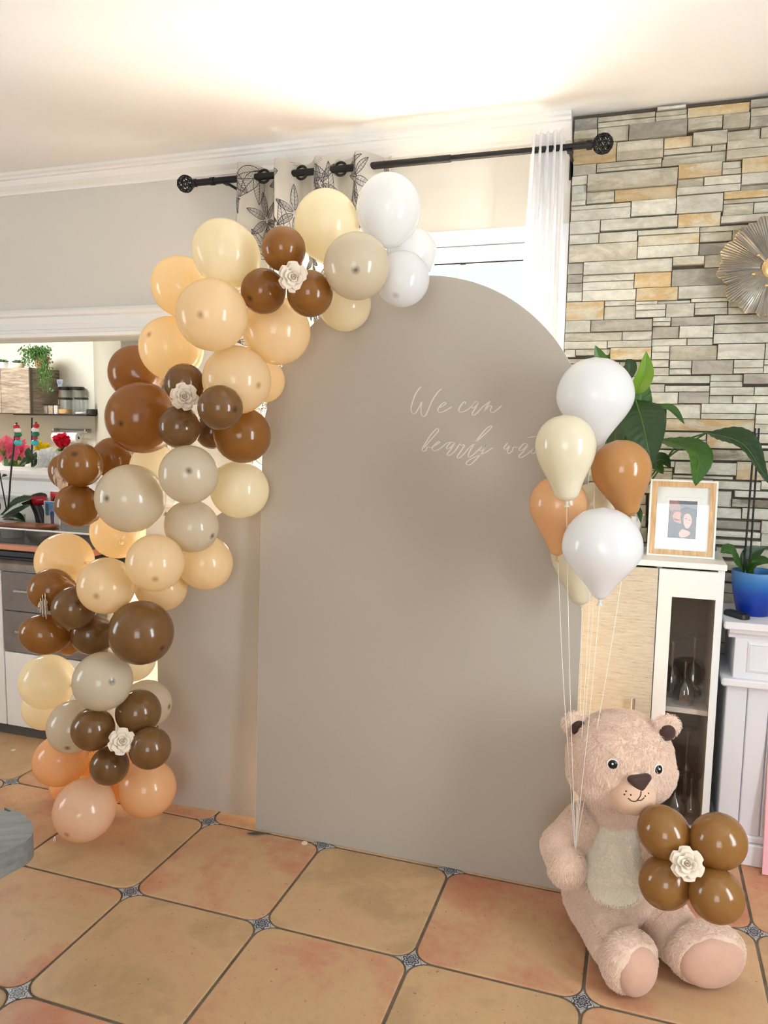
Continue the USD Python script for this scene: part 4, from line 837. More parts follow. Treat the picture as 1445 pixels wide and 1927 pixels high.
# ---- peace lily behind the white balloon
lily_c = np.array([1.36, 1.42, CZT])
lp = thing('plant_pot', 'pale round pot of the big-leaved plant behind the white balloon', 'plant pot', lily_c)
put(lp, 'pot_wall', lathe([(.0005, 0), (.055, 0), (.062, .01), (.080, .12), (.082, .13), (.076, .13), (.072, .11), (.05, .015), (.0005, .014)], 36), look('pale_ceramic', srgb(222, 216, 206), .4), smooth=40, loc=(0, 0, 0)); put(lp, 'soil', ball(1, (0, 0, .108), 2, (.072, .072, .008)), look('soil', srgb(50, 38, 28), .95), loc=(0, 0, 0))
ly = thing('peace_lily', 'large dark green peace lily with drooping leaves on the cabinet', 'plant', lily_c+[0, 0, .11])
root = lily_c+np.array([0, 0, .11])
def lily(base, mid, tip, ys, width, mat=LEAF, up=(0, -.6, .8), fold=.25, wave=.05, stem=True, seed=0):
    b, m_, t = at_y(*base, ys[0]), at_y(*mid, ys[1]), at_y(*tip, ys[2])
    p = add_leaf(ly, [b, m_, t], width, mat, up=up, fold=fold, wave=wave, seed=seed)
    if stem: put(p, 'petiole', tube(spline([root+RNG.uniform(-.02, .02, 3)*[1, 1, 0], (root+b)/2+np.array([0, .02, .05]), b], 8), .003, 7), STEM, smooth=True)
lily((1196, 742), (1212, 705), (1216, 661), (1.40, 1.36, 1.35), .060, LEAF2, up=(.2, -.9, .3), fold=.5)
lily((1188, 800), (1203, 762), (1212, 700), (1.44, 1.42, 1.42), .085, LEAF, up=(.3, -.9, .2))
lily((1196, 752), (1210, 800), (1226, 876), (1.38, 1.29, 1.24), .150, DARKLEAF, up=(.1, -.95, .35), fold=.15, wave=.03)
lily((1228, 766), (1262, 770), (1288, 798), (1.40, 1.37, 1.34), .038, LEAF, up=(0, -.5, .85), fold=.3)
lily((1240, 826), (1310, 852), (1309, 914), (1.42, 1.32, 1.25), .105, LEAF, up=(.45, -.7, .6), fold=.22, wave=.06)
lily((1330, 814), (1398, 836), (1446, 908), (1.38, 1.33, 1.31), .105, DARKLEAF, up=(.35, -.6, .7), fold=.3, wave=.08)
lily((1222, 876), (1244, 864), (1262, 880), (1.42, 1.40, 1.37), .050, DARKLEAF, up=(0, -.8, .6)); lily((1226, 868), (1236, 880), (1248, 892), (1.43, 1.41, 1.38), .045, LEAF)
lily((1140, 700), (1130, 676), (1120, 650), (1.42, 1.42, 1.41), .045, LEAF, up=(0, -.9, .4)); lily((1136, 705), (1143, 685), (1147, 664), (1.43, 1.43, 1.42), .022, LEAF)
lily((1150, 900), (1165, 850), (1185, 790), (1.42, 1.40, 1.38), .07, DARKLEAF, up=(0, -.9, .4)); lily((1175, 720), (1185, 690), (1178, 676), (1.44, 1.44, 1.44), .05, DARKLEAF, up=(0, -.9, .3))
lily((1150, 720), (1160, 790), (1150, 860), (1.40, 1.36, 1.34), .09, DARKLEAF, up=(-.2, -.9, .3)); lily((1195, 950), (1203, 965), (1206, 985), (1.40, 1.37, 1.35), .02, DARKLEAF)
put(ly, 'stalk', tube(spline([root, at_y(1225, 905, 1.42), at_y(1275, 838, 1.41), at_y(1330, 814, 1.38)], 8), .0032, 7), STEM, smooth=True)

# ---- metal flower ornament on the stones
fc = at_y(1452, 506, 1.535)
WIRE = look('antique_silver', (.42, .40, .36), .38, .9, var=(18, (.34, .32, .28))); GOLD = look('gold_metal', (.85, .62, .30), .25, 1.0)
wo = thing('wall_flower', 'silver and gold metal flower ornament hung on the stone wall', 'wall ornament', fc)
def fan(ang, rad, tilt, half=.62, n=46):
    V, F_ = [], []; nr = 7
    for i in range(n):
        a = -half+2*half*i/(n-1)
        for j in range(nr):
            q = j/(nr-1); r = .012+(rad*(1-.10*(abs(a)/half)**4+.035*math.sin(a*13)+.02*math.sin(a*29))-.012)*q
            d = -.012-math.sin(q*math.pi*.75)*tilt+.0016*(1 if i % 2 else -1)*q+.010*q*math.cos(a*4)
            V.append((r*math.sin(ang+a), d, r*math.cos(ang+a)))
    for i in range(n-1):
        for j in range(nr-1): q = i*nr+j; F_ += [(q, q+nr, q+nr+1), (q, q+nr+1, q+1)]
    a = trimesh.Trimesh(V, F_, process=False); b = trimesh.Trimesh(np.array(V)+[0, .001, 0], np.array(F_)[:, ::-1], process=False); return cat([a, b]), tube([V[i*nr+nr-1] for i in range(n)], .0011, 5)
for k, ang in enumerate(np.radians([-74, -132, -18, 40, 98, 162])):
    m, rim = fan(ang, .168 if k != 1 else .160, .020+.008*(k % 2)); p = put(wo, 'petal', m, WIRE, loc=(0, 0, 0)); put(p, 'petal_rim', rim, GOLD, loc=(0, 0, 0))
put(wo, 'centre_disc', cat([lathe([(.0005, .030), (.020, .029), (.034, .024), (.036, .020), (.034, .016)], 40, (0, -1, 0))]+[tube([(0.024*math.cos(a), -.0275, .024*math.sin(a)), (.032*math.cos(a), -.0255, .032*math.sin(a))], .0011, 5) for a in np.linspace(0, 2*np.pi, 36, endpoint=False)]), GOLD, smooth=30, loc=(0, 0, 0))
for a in np.radians([200, 255, 320, 20, 80, 140]): put(wo, 'stamen', cat([tube([(0.03*math.cos(a), -.022, .03*math.sin(a)), (.056*math.cos(a), -.032, .056*math.sin(a))], .0013, 6), ball(.0065, (.062*math.cos(a), -.034, .062*math.sin(a)), 2, (1, .8, .8))]), GOLD, smooth=True, loc=(0, 0, 0))
put(wo, 'hanger', lathe([(.012, -.065), (.012, .016)], 12, (0, -1, 0)), WIRE, loc=(0, 0, 0))

# ------------------------------------------------------------------ the teddy bear
TEDDY = look('beige_plush', srgb(226, 196, 174), .95, var=(35, srgb(196, 160, 136)), bump=(160, .5, .004), sheen_weight=.4, sheen_roughness=.5, specular_ior_level=.1)
TEDDYL = look('pale_plush', srgb(236, 208, 188), .95, var=(35, srgb(224, 192, 170)), bump=(160, .5, .004), sheen_weight=.4, sheen_roughness=.5, specular_ior_level=.1)
BELLY = look('cream_plush', srgb(252, 240, 222), .95, var=(40, srgb(242, 228, 208)), bump=(160, .5, .004), sheen_weight=.4, specular_ior_level=.1)
SHORT = look('short_plush', srgb(222, 184, 156), .9, bump=(260, .3, .0015), sheen_weight=.3, specular_ior_level=.1)
SOLE = look('sole_plush', srgb(206, 162, 140), .9, var=(14, srgb(216, 174, 152)), bump=(240, .3, .0015), sheen_weight=.3, specular_ior_level=.1)
CHOC = look('brown_velour', srgb(64, 36, 26), .75, bump=(260, .2, .001), sheen_weight=.2)
SEAM = look('plush_seam', srgb(204, 170, 148), .95)
def sph(c, r): return Manifold.sphere(float(r), 40).translate([float(v) for v in c])
def cap(a, ra, b, rb_): return Manifold.batch_hull([sph(a, ra), sph(b, rb_)])
def ell(c, rad, T=None, n=48):
    M = Manifold.sphere(1.0, n).scale([float(v) for v in rad])
    if T is not None: M = M.transform(np.asarray(T)[:3, :4])
    return M.translate([float(v) for v in c])
HC = at_y(1166, 1430, .755); HF = np.array([.30, -.90, -.27]); HF /= np.linalg.norm(HF); HT = align(HF, (1, 0, 0)); HX, HY = HT[:3, 0], HT[:3, 1]
belly_c, chest_c = at_y(1158, 1650, .765), at_y(1156, 1560, .790)
belly_c[2] = max(belly_c[2], .150)
sh_l, el_l, pw_l = at_y(1100, 1552, .745), at_y(1056, 1594, .690), at_y(1066, 1630, .640)
sh_r, pw_r = at_y(1226, 1556, .76), at_y(1262, 1640, .665)
hip_l, ank_l = at_z(1118, 1685, .092), at_z(1160, 1782, .072)
hip_r, ank_r = at_z(1216, 1700, .088), at_z(1290, 1780, .070)
ft_l, ft_r = at_z(1183, 1808, .078), at_z(1328, 1792, .080)
dl = ft_l-hip_l; dl[2] = .012; dl /= np.linalg.norm(dl); dl = dl+np.array([.45, 0, 0]); dl /= np.linalg.norm(dl)
drr = ft_r-hip_r; drr[2] = .012; drr /= np.linalg.norm(drr); drr = drr+np.array([-.22, -.25, 0]); drr /= np.linalg.norm(drr)
def foot_T(d): return align(d, np.cross([0, 0, 1.0], d))
TL, TR_ = foot_T(dl), foot_T(drr)
torso = Manifold.batch_hull([sph(belly_c, .132), sph(chest_c, .094), sph(belly_c+np.array([0, .0, -.015]), .130)])
neck = cap(chest_c+np.array([0, 0, .03]), .085, HC+np.array([0, .01, -.08]), .085)
head = ell(HC+HY*.006, (.144, .130, .134), HT)
cheek = ell(HC+HY*-.024+HF*.02, (.148, .086, .116), HT)
arm_l = Manifold.batch_boolean([cap(sh_l, .060, el_l, .056), cap(el_l, .056, pw_l, .046), ell(pw_l, (.050, .048, .058))], m3.OpType.Add)
arm_r = Manifold.batch_boolean([cap(sh_r, .056, pw_r, .048), ell(pw_r, (.05, .05, .055))], m3.OpType.Add)
leg_l = Manifold.batch_boolean([cap(hip_l, .088, ank_l, .064), ell(ft_l, (.076, .077, .060), TL)], m3.OpType.Add)
leg_r = Manifold.batch_boolean([cap(hip_r, .086, ank_r, .063), ell(ft_r, (.102, .077, .060), TR_)], m3.OpType.Add)
def on_head(px, py, y0=.755):
    """where the sight line of a traced point meets the head"""
    d = ray(px, py); d /= np.linalg.norm(d); A_ = np.diag(1/np.array([.155, .140, .138])) @ HT[:3, :3].T; o, v = A_ @ (EYE-HC), A_ @ d
    b = o@v; q = b*b-(v@v)*(o@o-1); t = (-b-math.sqrt(max(q, 0)))/(v@v); return EYE+d*t
ears = []
for px, py in ((1083, 1360), (1254, 1368)):
    c = at_y(px, py, HC[1]-.005); ears.append((c, ell(c, (.037, .037, .016), HT)))
bear_m = Manifold.batch_boolean([torso, neck, head, cheek, arm_l, arm_r, leg_l, leg_r]+[e[1] for e in ears], m3.OpType.Add)
bear_m = bear_m.refine_to_length(.011)
bt = unmf(bear_m); bt = max(bt.split(only_watertight=False), key=lambda g: len(g.faces)) if bt.body_count > 1 else bt
trimesh.smoothing.filter_taubin(bt, lamb=.5, nu=.52, iterations=14)
n_ = np.array(bt.vertex_normals); v_ = np.array(bt.vertices); v_ += n_*((meshkit.fbm(v_*26, 3, 3)-.5)*.009)[:, None]; v_[:, 2] = np.maximum(v_[:, 2], .001)
bt = trimesh.Trimesh(v_, bt.faces, process=False)
bear = thing('teddy_bear', 'big beige plush teddy bear sitting on the tiles against the arched backdrop', 'teddy bear', (belly_c[0], belly_c[1], 0))
put(bear, 'body', bt, TEDDYL, smooth=True, label='beige fur body with head, arms and legs')
# belly patch: a skin just proud of the trunk, cut to the traced outline
infl = Manifold.batch_boolean([Manifold.batch_hull([sph(belly_c, .1385), sph(chest_c, .1005), sph(belly_c+np.array([0, 0, -.012]), .137)])], m3.OpType.Add).refine_to_length(.012)
BPX = [(1150, 1512), (1126, 1545), (1108, 1590), (1102, 1640), (1112, 1672), (1150, 1690), (1190, 1690), (1222, 1672), (1236, 1630), (1236, 1580), (1222, 1535), (1200, 1512)]
bp_ = spline([at_y(x, y, belly_c[1]-.10) for x, y in BPX+[BPX[0]]], 5)
pz = Polygon(bp_[:, [0, 2]]).buffer(0); pris = extrude_y(pz, belly_c[1]-.22, belly_c[1]-.02)
try:
    patch = unmf(infl ^ mf(pris))
    pn = np.array(patch.vertex_normals)
    put(bear, 'belly_patch', patch, BELLY, smooth=50, label='cream white belly patch')
except Exception as e: print('belly', e); patch = None
MZ = HC+HF*.124-HY*.010
muz = unmf(Manifold.batch_hull([ell(MZ, (.060, .047, .058), HT), ell(HC+HF*.114+HY*.046, (.024, .020, .024), HT)]).refine_to_length(.01)); trimesh.smoothing.filter_taubin(muz, iterations=20)
put(bear, 'muzzle', muz, SHORT, smooth=True, label='short-haired tan muzzle')
def hit(mesh, px, py):
    d = ray(px, py); d /= np.linalg.norm(d); t0 = mesh.triangles; e1, e2 = t0[:, 1]-t0[:, 0], t0[:, 2]-t0[:, 0]; h = np.cross(d, e2); a = (e1*h).sum(1); a = np.where(np.abs(a) < 1e-14, 1e-14, a)
    s = EYE-t0[:, 0]; u = (s*h).sum(1)/a; q = np.cross(s, e1); v = (q@d)/a; t = (e2*q).sum(1)/a; ok = (u >= -1e-6) & (v >= -1e-6) & (u+v <= 1+1e-6) & (t > 0)
    if not ok.any(): return None, None
    i = np.argmin(np.where(ok, t, 1e9)); n = np.cross(e1[i], e2[i]); n /= np.linalg.norm(n)
    return EYE+d*t[i], n if n@d < 0 else -n
face = cat([bt, muz])
p, n = hit(face, 1205, 1474); p = p if p is not None else MZ+HF*.058; NT = align((n if n is not None else HF)+HF*.8, HX)
nose = unmf(Manifold.batch_hull([ell(p+NT[:3, :3]@np.array([s*.020, .011, -.004]), (.013, .011, .013), NT, 24) for s in (-1, 1)]+[ell(p+NT[:3, :3]@np.array([0, -.014, -.003]), (.010, .010, .010), NT, 24)])); put(bear, 'nose', nose, CHOC, smooth=60, label='dark brown velour nose')
for px, py in ((1153, 1438), (1238, 1448)):
    p, n = hit(bt, px, py); n = n+HF*.4; n /= np.linalg.norm(n); T = align(n)
    e = put(bear, 'eye', ball(.0128, p+n*.001, 3, (1, 1, .55), T), look('black_bead', (.004, .004, .005), .06), smooth=True, label='shiny black bead eye'); put(e, 'eye_rim', lathe([(.0125, -.002), (.0158, .0005), (.0150, .003), (.0120, .003)], 28, n, p), look('pale_felt', srgb(232, 222, 214), .9), smooth=40)
    put(e, 'eye_glint', ball(.0026, p+n*.0072+HY*.004-HX*.001, 2, (1, 1, .4), T), look('white_dot', (.85, .85, .85), .4), smooth=True)  # white blob stands in for the highlight on the eye
for c, _ in ears: put(bear, 'inner_ear', ball(1, c+HF*.018-HY*.006+HX*(.005 if c[0] < HC[0] else -.003), 3, (.022, .025, .012), HT), CHOC, smooth=True, label='dark brown inner ear')
put(bear, 'foot_sole', ball(1, ft_l+dl*.030+np.array([0, 0, -.006]), 4, (.060, .066, .0375), TL), SOLE, smooth=True, label='tan foot sole'); put(bear, 'foot_sole', ball(1, ft_r+drr*.030+np.array([0, 0, -.006]), 4, (.088, .067, .0375), TR_), SOLE, smooth=True, label='tan foot sole')
def stitched(pts, mesh, r, lift=.0006):
    P = [hit(mesh, *q) for q in pts]; P = [a+b*lift for a, b in P if a is not None]
    return tube(spline(P, 6), r, 6) if len(P) > 1 else None
for pts in ([(1206, 1489), (1205, 1497), (1199, 1506)], [(1182, 1502), (1188, 1507), (1195, 1508), (1200, 1506), (1206, 1506), (1212, 1501)]):
    m = stitched(pts, muz, .0013)
    if m is not None: put(bear, 'mouth_stitch', m, CHOC)
for px, py in ((1178, 1489), (1175, 1495), (1187, 1496), (1214, 1498), (1220, 1493)):
    p, n = hit(muz, px, py)
    if p is not None: put(bear, 'whisker_dot', ball(.0023, p, 2, (1, 1, .5), align(n)), CHOC)
for pts in ([(1104, 1368), (1118, 1388), (1138, 1408), (1160, 1426), (1176, 1436)], [(1244, 1388), (1240, 1408), (1230, 1428), (1220, 1440)], [(1150, 1445), (1160, 1442), (1172, 1436)], [(1108, 1720), (1128, 1760), (1150, 1790)]):
    m = stitched(pts, bt, .0011, 0)
    if m is not None: put(bear, 'seam', m, SEAM)
def fur(parent, name, mesh, count, length, mat, keep=None, seed=4):
    """short plush hairs, combed down and outwards"""
    rg = np.random.default_rng(seed); A = mesh.area_faces; fi = rg.choice(len(A), count, p=A/A.sum()); r1 = np.sqrt(rg.random(count)); r2 = rg.random(count)
    tr = mesh.triangles[fi]; P = tr[:, 0]*(1-r1)[:, None]+tr[:, 1]*(r1*(1-r2))[:, None]+tr[:, 2]*(r1*r2)[:, None]; N = mesh.face_normals[fi]
    if keep is not None: k = keep(P, N); P, N = P[k], N[k]
    G = np.array([0, -.25, -1.0])+rg.normal(0, .45, P.shape); G -= N*(G*N).sum(1)[:, None]; G /= np.linalg.norm(G, axis=1, keepdims=True)+1e-9
    L = length*rg.uniform(.7, 1.25, len(P))[:, None]
    C_ = np.stack([P-N*.001, P+N*L*.30+G*L*.30, P+N*L*.42+G*L*.75], 1); C_[..., 2] = np.maximum(C_[..., 2], .0005)
    c = UsdGeom.BasisCurves.Define(stage, str(parent.GetPath())+'/'+name); c.CreateTypeAttr('linear'); c.CreateWrapAttr('nonperiodic')
    o = np.array(parent.GetCustomDataByKey('at')); c.CreatePointsAttr(Vt.Vec3fArray.FromNumpy((C_-o).reshape(-1, 3).astype(np.float32))); c.CreateCurveVertexCountsAttr(Vt.IntArray.FromNumpy(np.full(len(P), 3, np.int32)))
    c.CreateWidthsAttr(Vt.FloatArray.FromNumpy(np.tile([.0012, .0009, .0004], len(P)).astype(np.float32))); c.SetWidthsInterpolation('vertex')
    UsdShade.MaterialBindingAPI.Apply(c.GetPrim()).Bind(mat); tag(c.GetPrim(), kind='stuff')
seen = lambda P, N: ((EYE-P)/np.linalg.norm(EYE-P, axis=1, keepdims=True)*N).sum(1) > -.45
fur(bear, 'fur_pile', bt, 60000, .011, look('plush_hair', srgb(244, 218, 198), .9, specular_ior_level=.15), lambda P, N: seen(P, N) & ~((np.abs((P-MZ)@HX) < .06) & (np.abs((P-MZ)@HY) < .05) & ((P-HC)@HF > .05)) & ~(((P-ft_l)@dl > .032) & (np.linalg.norm(P-ft_l, axis=1) < .10)) & ~(((P-ft_r)@drr > .032) & (np.linalg.norm(P-ft_r, axis=1) < .12)) & ~((np.linalg.norm(P-ears[0][0]-HF*.014, axis=1) < .024)) & ~((np.linalg.norm(P-ears[1][0]-HF*.014, axis=1) < .024)))
if patch is not None: fur(bear, 'belly_pile', patch, 14000, .010, look('cream_hair', srgb(255, 245, 228), .9, specular_ior_level=.15), lambda P, N: (N[:, 1] < -.15) & seen(P, N), 9)

# ------------------------------------------------------------------ balloons on strings in the bear's paw
hand = at_y(1082, 1597, pw_l[1]-.01)
NECK = {'cream': .38, 'tan': .32, 'melon': .26, 'white': .15}
def drop(px, top, knot, half, y, colr, label):
    kp = at_y(*knot, y); tp = at_y(px, top, y); d = (tp+kp)/2; h = np.linalg.norm(tp-kp); r = half/F_PX*((d-EYE)@FWD)
    ax = (tp-kp)/h; ts = np.r_[np.linspace(0, .06, 10)[:-1], np.linspace(.06, 1, 36)]; w = []
    zc = 1-r/h*1.02                                             # height of the widest ring
    for q in ts:
        if q > zc: w.append(r*math.sqrt(max(0, 1-((q-zc)/(1-zc))**2)))
        else:
            a = q/zc; nk = NECK[colr]; f_ = nk+(1-nk)*((.5-.5*math.cos(math.pi*a))*(1-.55*(1-nk)**3)+math.sin(a*math.pi/2)**.9*.55*(1-nk)**3)
            w.append(max(.006, r*f_*math.sqrt(max(0, 1-(1-min(1, a/(.07+.18*nk)))**2))))
    w[-1] = .0004
    T = align(ax); T[:3, 3] = kp
    o = thing('string_balloon', label, 'balloon', group='balloons held on strings', mat4=T)
    put(o, 'skin', lathe([(a, q*h) for a, q in zip(w, ts)], 44), SKN[colr], smooth=True, loc=(0, 0, 0)); put(o, 'knot', knot_mesh(.004), SK[colr], smooth=50, loc=(0, 0, 0))
    return kp-ax*.012
def string(a, label, sway):
    m = (a+hand)/2+np.array(sway); s_ = thing('balloon_string', label, 'string', hand, 'strings of the held balloons')
    put(s_, 'cord', tube(spline([a, (a+m)/2+np.array(sway)*.3, m, (m+hand)/2, hand+np.array([0, .012, -.02])], 6), .0008, 5), look('white_cord', srgb(240, 236, 228), .7))
both('cream', 'cream', (236, 228, 204), (250, 240, 206), .3, (200, 190, 165)); both('tan', 'tan', (198, 146, 88), (224, 160, 84), .28, (150, 96, 50)); both('melon', 'melon', (240, 196, 146), (252, 198, 128), .35, (210, 150, 100))
for a in ((1119, 672, (1121, 846), 71.5, .835, 'white', 'largest white string balloon, topmost in the bunch', 'thin string from the topmost white balloon', (.004, 0, 0)),
          (1063, 780, (1066, 943), 56.5, .665, 'cream', 'cream string balloon overlapping the board lettering', 'thin string from the cream balloon over the lettering', (-.003, 0, 0)),
          (1160, 828, (1184, 972), 55, .800, 'tan', 'toffee brown string balloon in front of the plant leaves', 'thin string from the toffee brown balloon', (.006, 0, 0)),
          (1050, 894, (1050, 1046), 53.5, .800, 'melon', 'apricot string balloon behind the cream one', 'thin string from the apricot balloon', (-.005, 0, 0)),
          (1136, 955, (1129, 1128), 74, .655, 'white', 'lower white string balloon beside the photo frame', 'thin string from the lower white balloon', (.002, 0, 0)),
          (1076, 992, (1094, 1138), 46, .850, 'cream', 'cream string balloon mostly hidden behind the lower white one', 'thin string from the half hidden cream balloon', (.003, 0, 0)),
          (1113, 908, (1122, 1052), 40, .920, 'cream', 'pale string balloon glimpsed between the brown and apricot ones', 'thin string from the glimpsed pale balloon', (.001, 0, 0))):
    k = drop(*a[:7]); string(k, a[7], a[8])

# ------------------------------------------------------------------ sideboard on the left, with what stands on it
YS = 1.262; SBT = at_y(30, 1060, YS)[2]
CONC = look('grey_concrete_laminate', srgb(112, 104, 100), .6, var=(9, srgb(132, 124, 118)), bump=(40, .1, .002)); TOPW = look('grey_oak_top', srgb(150, 138, 126), .5, var=(14, srgb(122, 110, 98)))
sd = thing('sideboard', 'white sideboard with concrete grey drawers and grey wooden top', 'sideboard', (-1.5, YS+.16, 0))
xg = at_y(15, 1300, YS)[0]; z1_, z2_, z3_ = at_y(12, 1074, YS)[2], at_y(18, 1147, YS)[2], at_y(20, 1224, YS)[2]
put(sd, 'carcass', bx(-2.35, -.62, YS+.004, 1.585, .05, SBT-.032), WHITE); put(sd, 'top_panel', bx(-2.36, -.60, YS-.02, 1.59, SBT-.03, SBT, .003), TOPW); put(sd, 'plinth', bx(-2.33, -.64, YS+.012, 1.56, 0, .052), look('dark_plinth', srgb(84, 78, 76), .6))
for k, (xa, xb) in enumerate(((xg+.004, xg+.55),)):
    for za, zb_ in ((z2_+.002, z1_), (z3_+.002, z2_-.003)):
        d_ = put(sd, 'drawer', bx(xa, xb, YS-.014, YS+.004, za, zb_), CONC, label='concrete grey drawer front'); zc = (za+zb_)/2
        put(d_, 'handle', cat([bx(xa+.085, xb-.085, YS-.040, YS-.032, zc+.003, zc+.013, .002)]+[bx(q-.004, q+.004, YS-.034, YS-.012, zc+.005, zc+.011, .001) for q in (xa+.10, xb-.10)]), CHROME)
for xa, xb, zt_ in ((xg+.004, xg+.277, z3_-.003), (xg+.281, xg+.55, z3_-.003), (xg-.45, xg-.002, SBT-.036), (xg-.91, xg-.454, SBT-.036)): put(sd, 'door', bx(xa, xb, YS-.014, YS+.004, .055, zt_), WHITE)

ap = thing('tabletop_appliance', 'black and copper tabletop appliance with clear lid, on the sideboard', 'appliance', (-1.15, 1.42, SBT))
ax0, ax1, ay0, ay1 = -1.62, -.80, 1.285, 1.56
COPPER = look('copper_band', srgb(198, 132, 98), .35, .35)
put(ap, 'foot', bx(ax0+.05, ax1-.05, ay0+.04, ay1-.04, SBT, SBT+.018), BLACK); put(ap, 'base', bx(ax0, ax1, ay0+.012, ay1-.012, SBT+.014, SBT+.050, .008), BLACK); put(ap, 'copper_band', bx(ax0-.004, ax1+.004, ay0, ay1, SBT+.050, SBT+.078, .004), COPPER)
put(ap, 'hotplate', bx(ax0+.02, ax1-.02, ay0+.02, ay1-.02, SBT+.078, SBT+.084), look('black_enamel', (.02, .02, .022), .15))
put(ap, 'pan', lathe([(.0005, .085), (.085, .085), (.105, .120), (.108, .120), (.088, .083), (.0005, .083)], 36, (0, 0, 1), (-1.13, 1.42, SBT)), CHROME, smooth=30)
LT = SBT+.150
put(ap, 'lid', extrude_z(sbox(ax0+.01, ay0+.008, ax1-.01, ay1-.008).difference(sbox(ax0+.013, ay0+.011, ax1-.013, ay1-.011)), SBT+.079, LT-.004), pane_look('smoky_lid', (.8, .8, .8), .05), label='clear lid')
put(ap, 'lid_top', bx(ax0+.006, ax1-.006, ay0+.004, ay1-.004, LT-.004, LT+.002, .001), pane_look('lid_glass', (.6, .61, .63), .10)); put(ap, 'lid_rim', extrude_z(sbox(ax0+.004, ay0+.002, ax1-.004, ay1-.002).difference(sbox(ax0+.010, ay0+.008, ax1-.010, ay1-.008)), LT-.004, LT+.003), look('pale_rim', srgb(236, 234, 232), .2))
ct = thing('copper_tray', 'flat copper tray lying on the clear lid', 'tray', (-1.25, 1.36, LT+.003)); put(ct, 'tray_plate', plate([(rounded(.15, .05, .03), LT+.003), (rounded(.16, .058, .036), LT+.012), (rounded(.157, .055, .034), LT+.012), (rounded(.147, .047, .028), LT+.006)]).apply_translation((-1.22, 1.36, 0)), COPPER, smooth=40)

oc = thing('orchid', 'orchid with thick dark leaves and beaded stick on the sideboard', 'plant', at_y(12, 985, 1.38)); b0 = at_y(10, 968, 1.38)
oc_p = thing('orchid_pot', 'silver rimmed flower pot of the sideboard orchid at the left edge', 'plant pot', (b0[0], b0[1], SBT)); put(oc_p, 'pot_wall', lathe([(.0005, SBT+.001), (.040, SBT+.001), (.056, b0[2]-.035), (.058, b0[2]-.030), (.058, b0[2]-.008), (.053, b0[2]-.008), (.05, b0[2]-.03), (.0005, b0[2]-.03)], 32, (0, 0, 1), (b0[0]-.02, b0[1]+.06, 0)), look('silver_pot', srgb(196, 192, 188), .4), smooth=40)
put(oc, 'flower_spike', tube(spline([at_y(15, 955, 1.38), at_y(18, 925, 1.38), at_y(20, 895, 1.39), at_y(25, 850, 1.41), at_y(31, 795, 1.42)], 6), .0042, 7), look('spike_brown', srgb(34, 24, 22), .6)); put(oc, 'support_stick', tube([at_y(12, 958, 1.38), at_y(2, 905, 1.37), at_y(-8, 850, 1.36)], .003, 7), BARK)
for pth, w_ in (([(4, 968, 1.38), (28, 950, 1.36), (62, 938, 1.35)], .085), ([(6, 972, 1.38), (30, 966, 1.33), (58, 950, 1.30)], .075), ([(8, 975, 1.39), (28, 974, 1.36), (48, 982, 1.35)], .06), ([(0, 960, 1.40), (-20, 955, 1.4), (-40, 965, 1.4)], .08), ([(14, 895, 1.39), (6, 897, 1.38), (2, 900, 1.38)], .028)):
    add_leaf(oc, [at_y(*q) for q in pth], w_, DARKLEAF, up=(0, -.55, .8), fold=.3)
def beads(o, seq):
    for px, py, y, r, c in seq: put(o, 'bead', ball(r, at_y(px, py, y), 2, (1.15, 1, .85)), look('bead_'+c, {'red': srgb(196, 34, 52), 'white': srgb(236, 232, 228), 'green': srgb(28, 116, 84), 'teal': srgb(70, 186, 198)}[c], .3), smooth=True)
beads(oc, [(31, 803, 1.41, .013, 'red'), (33, 810, 1.405, .014, 'white'), (34, 818, 1.405, .015, 'green'), (33, 825, 1.405, .011, 'red'), (34, 833, 1.405, .017, 'teal')])
o2 = thing('orchid', 'second beaded orchid standing behind the hatch sill', 'plant', at_y(62, 886, 1.86))
KC = 1.168
put(o2, 'flower_spike', tube(spline([np.r_[at_y(62, 886, 1.86)[:2], KC], at_y(60, 850, 1.86), at_y(63, 820, 1.86), at_y(68, 794, 1.86)], 6), .0045, 7), look('spike_brown', None)); put(o2, 'support_stick', tube([np.r_[at_y(60, 886, 1.87)[:2], KC], at_y(60, 786, 1.87)], .004, 7), BARK)
beads(o2, [(68, 801, 1.85, .015, 'red'), (66, 809, 1.85, .017, 'white'), (67, 817, 1.85, .018, 'green'), (66, 824, 1.85, .012, 'red'), (66, 833, 1.85, .019, 'teal')])
for pth, w_ in (([(60, 868, 1.86), (48, 868, 1.85), (36, 878, 1.85)], .05), ([(62, 866, 1.86), (55, 852, 1.84), (54, 842, 1.84)], .05), ([(63, 870, 1.86), (66, 862, 1.84), (68, 850, 1.84)], .05), ([(62, 876, 1.86), (68, 872, 1.84), (70, 864, 1.83)], .045)): add_leaf(o2, [at_y(*q) for q in pth], w_, DARKLEAF, up=(0, -.8, .5))

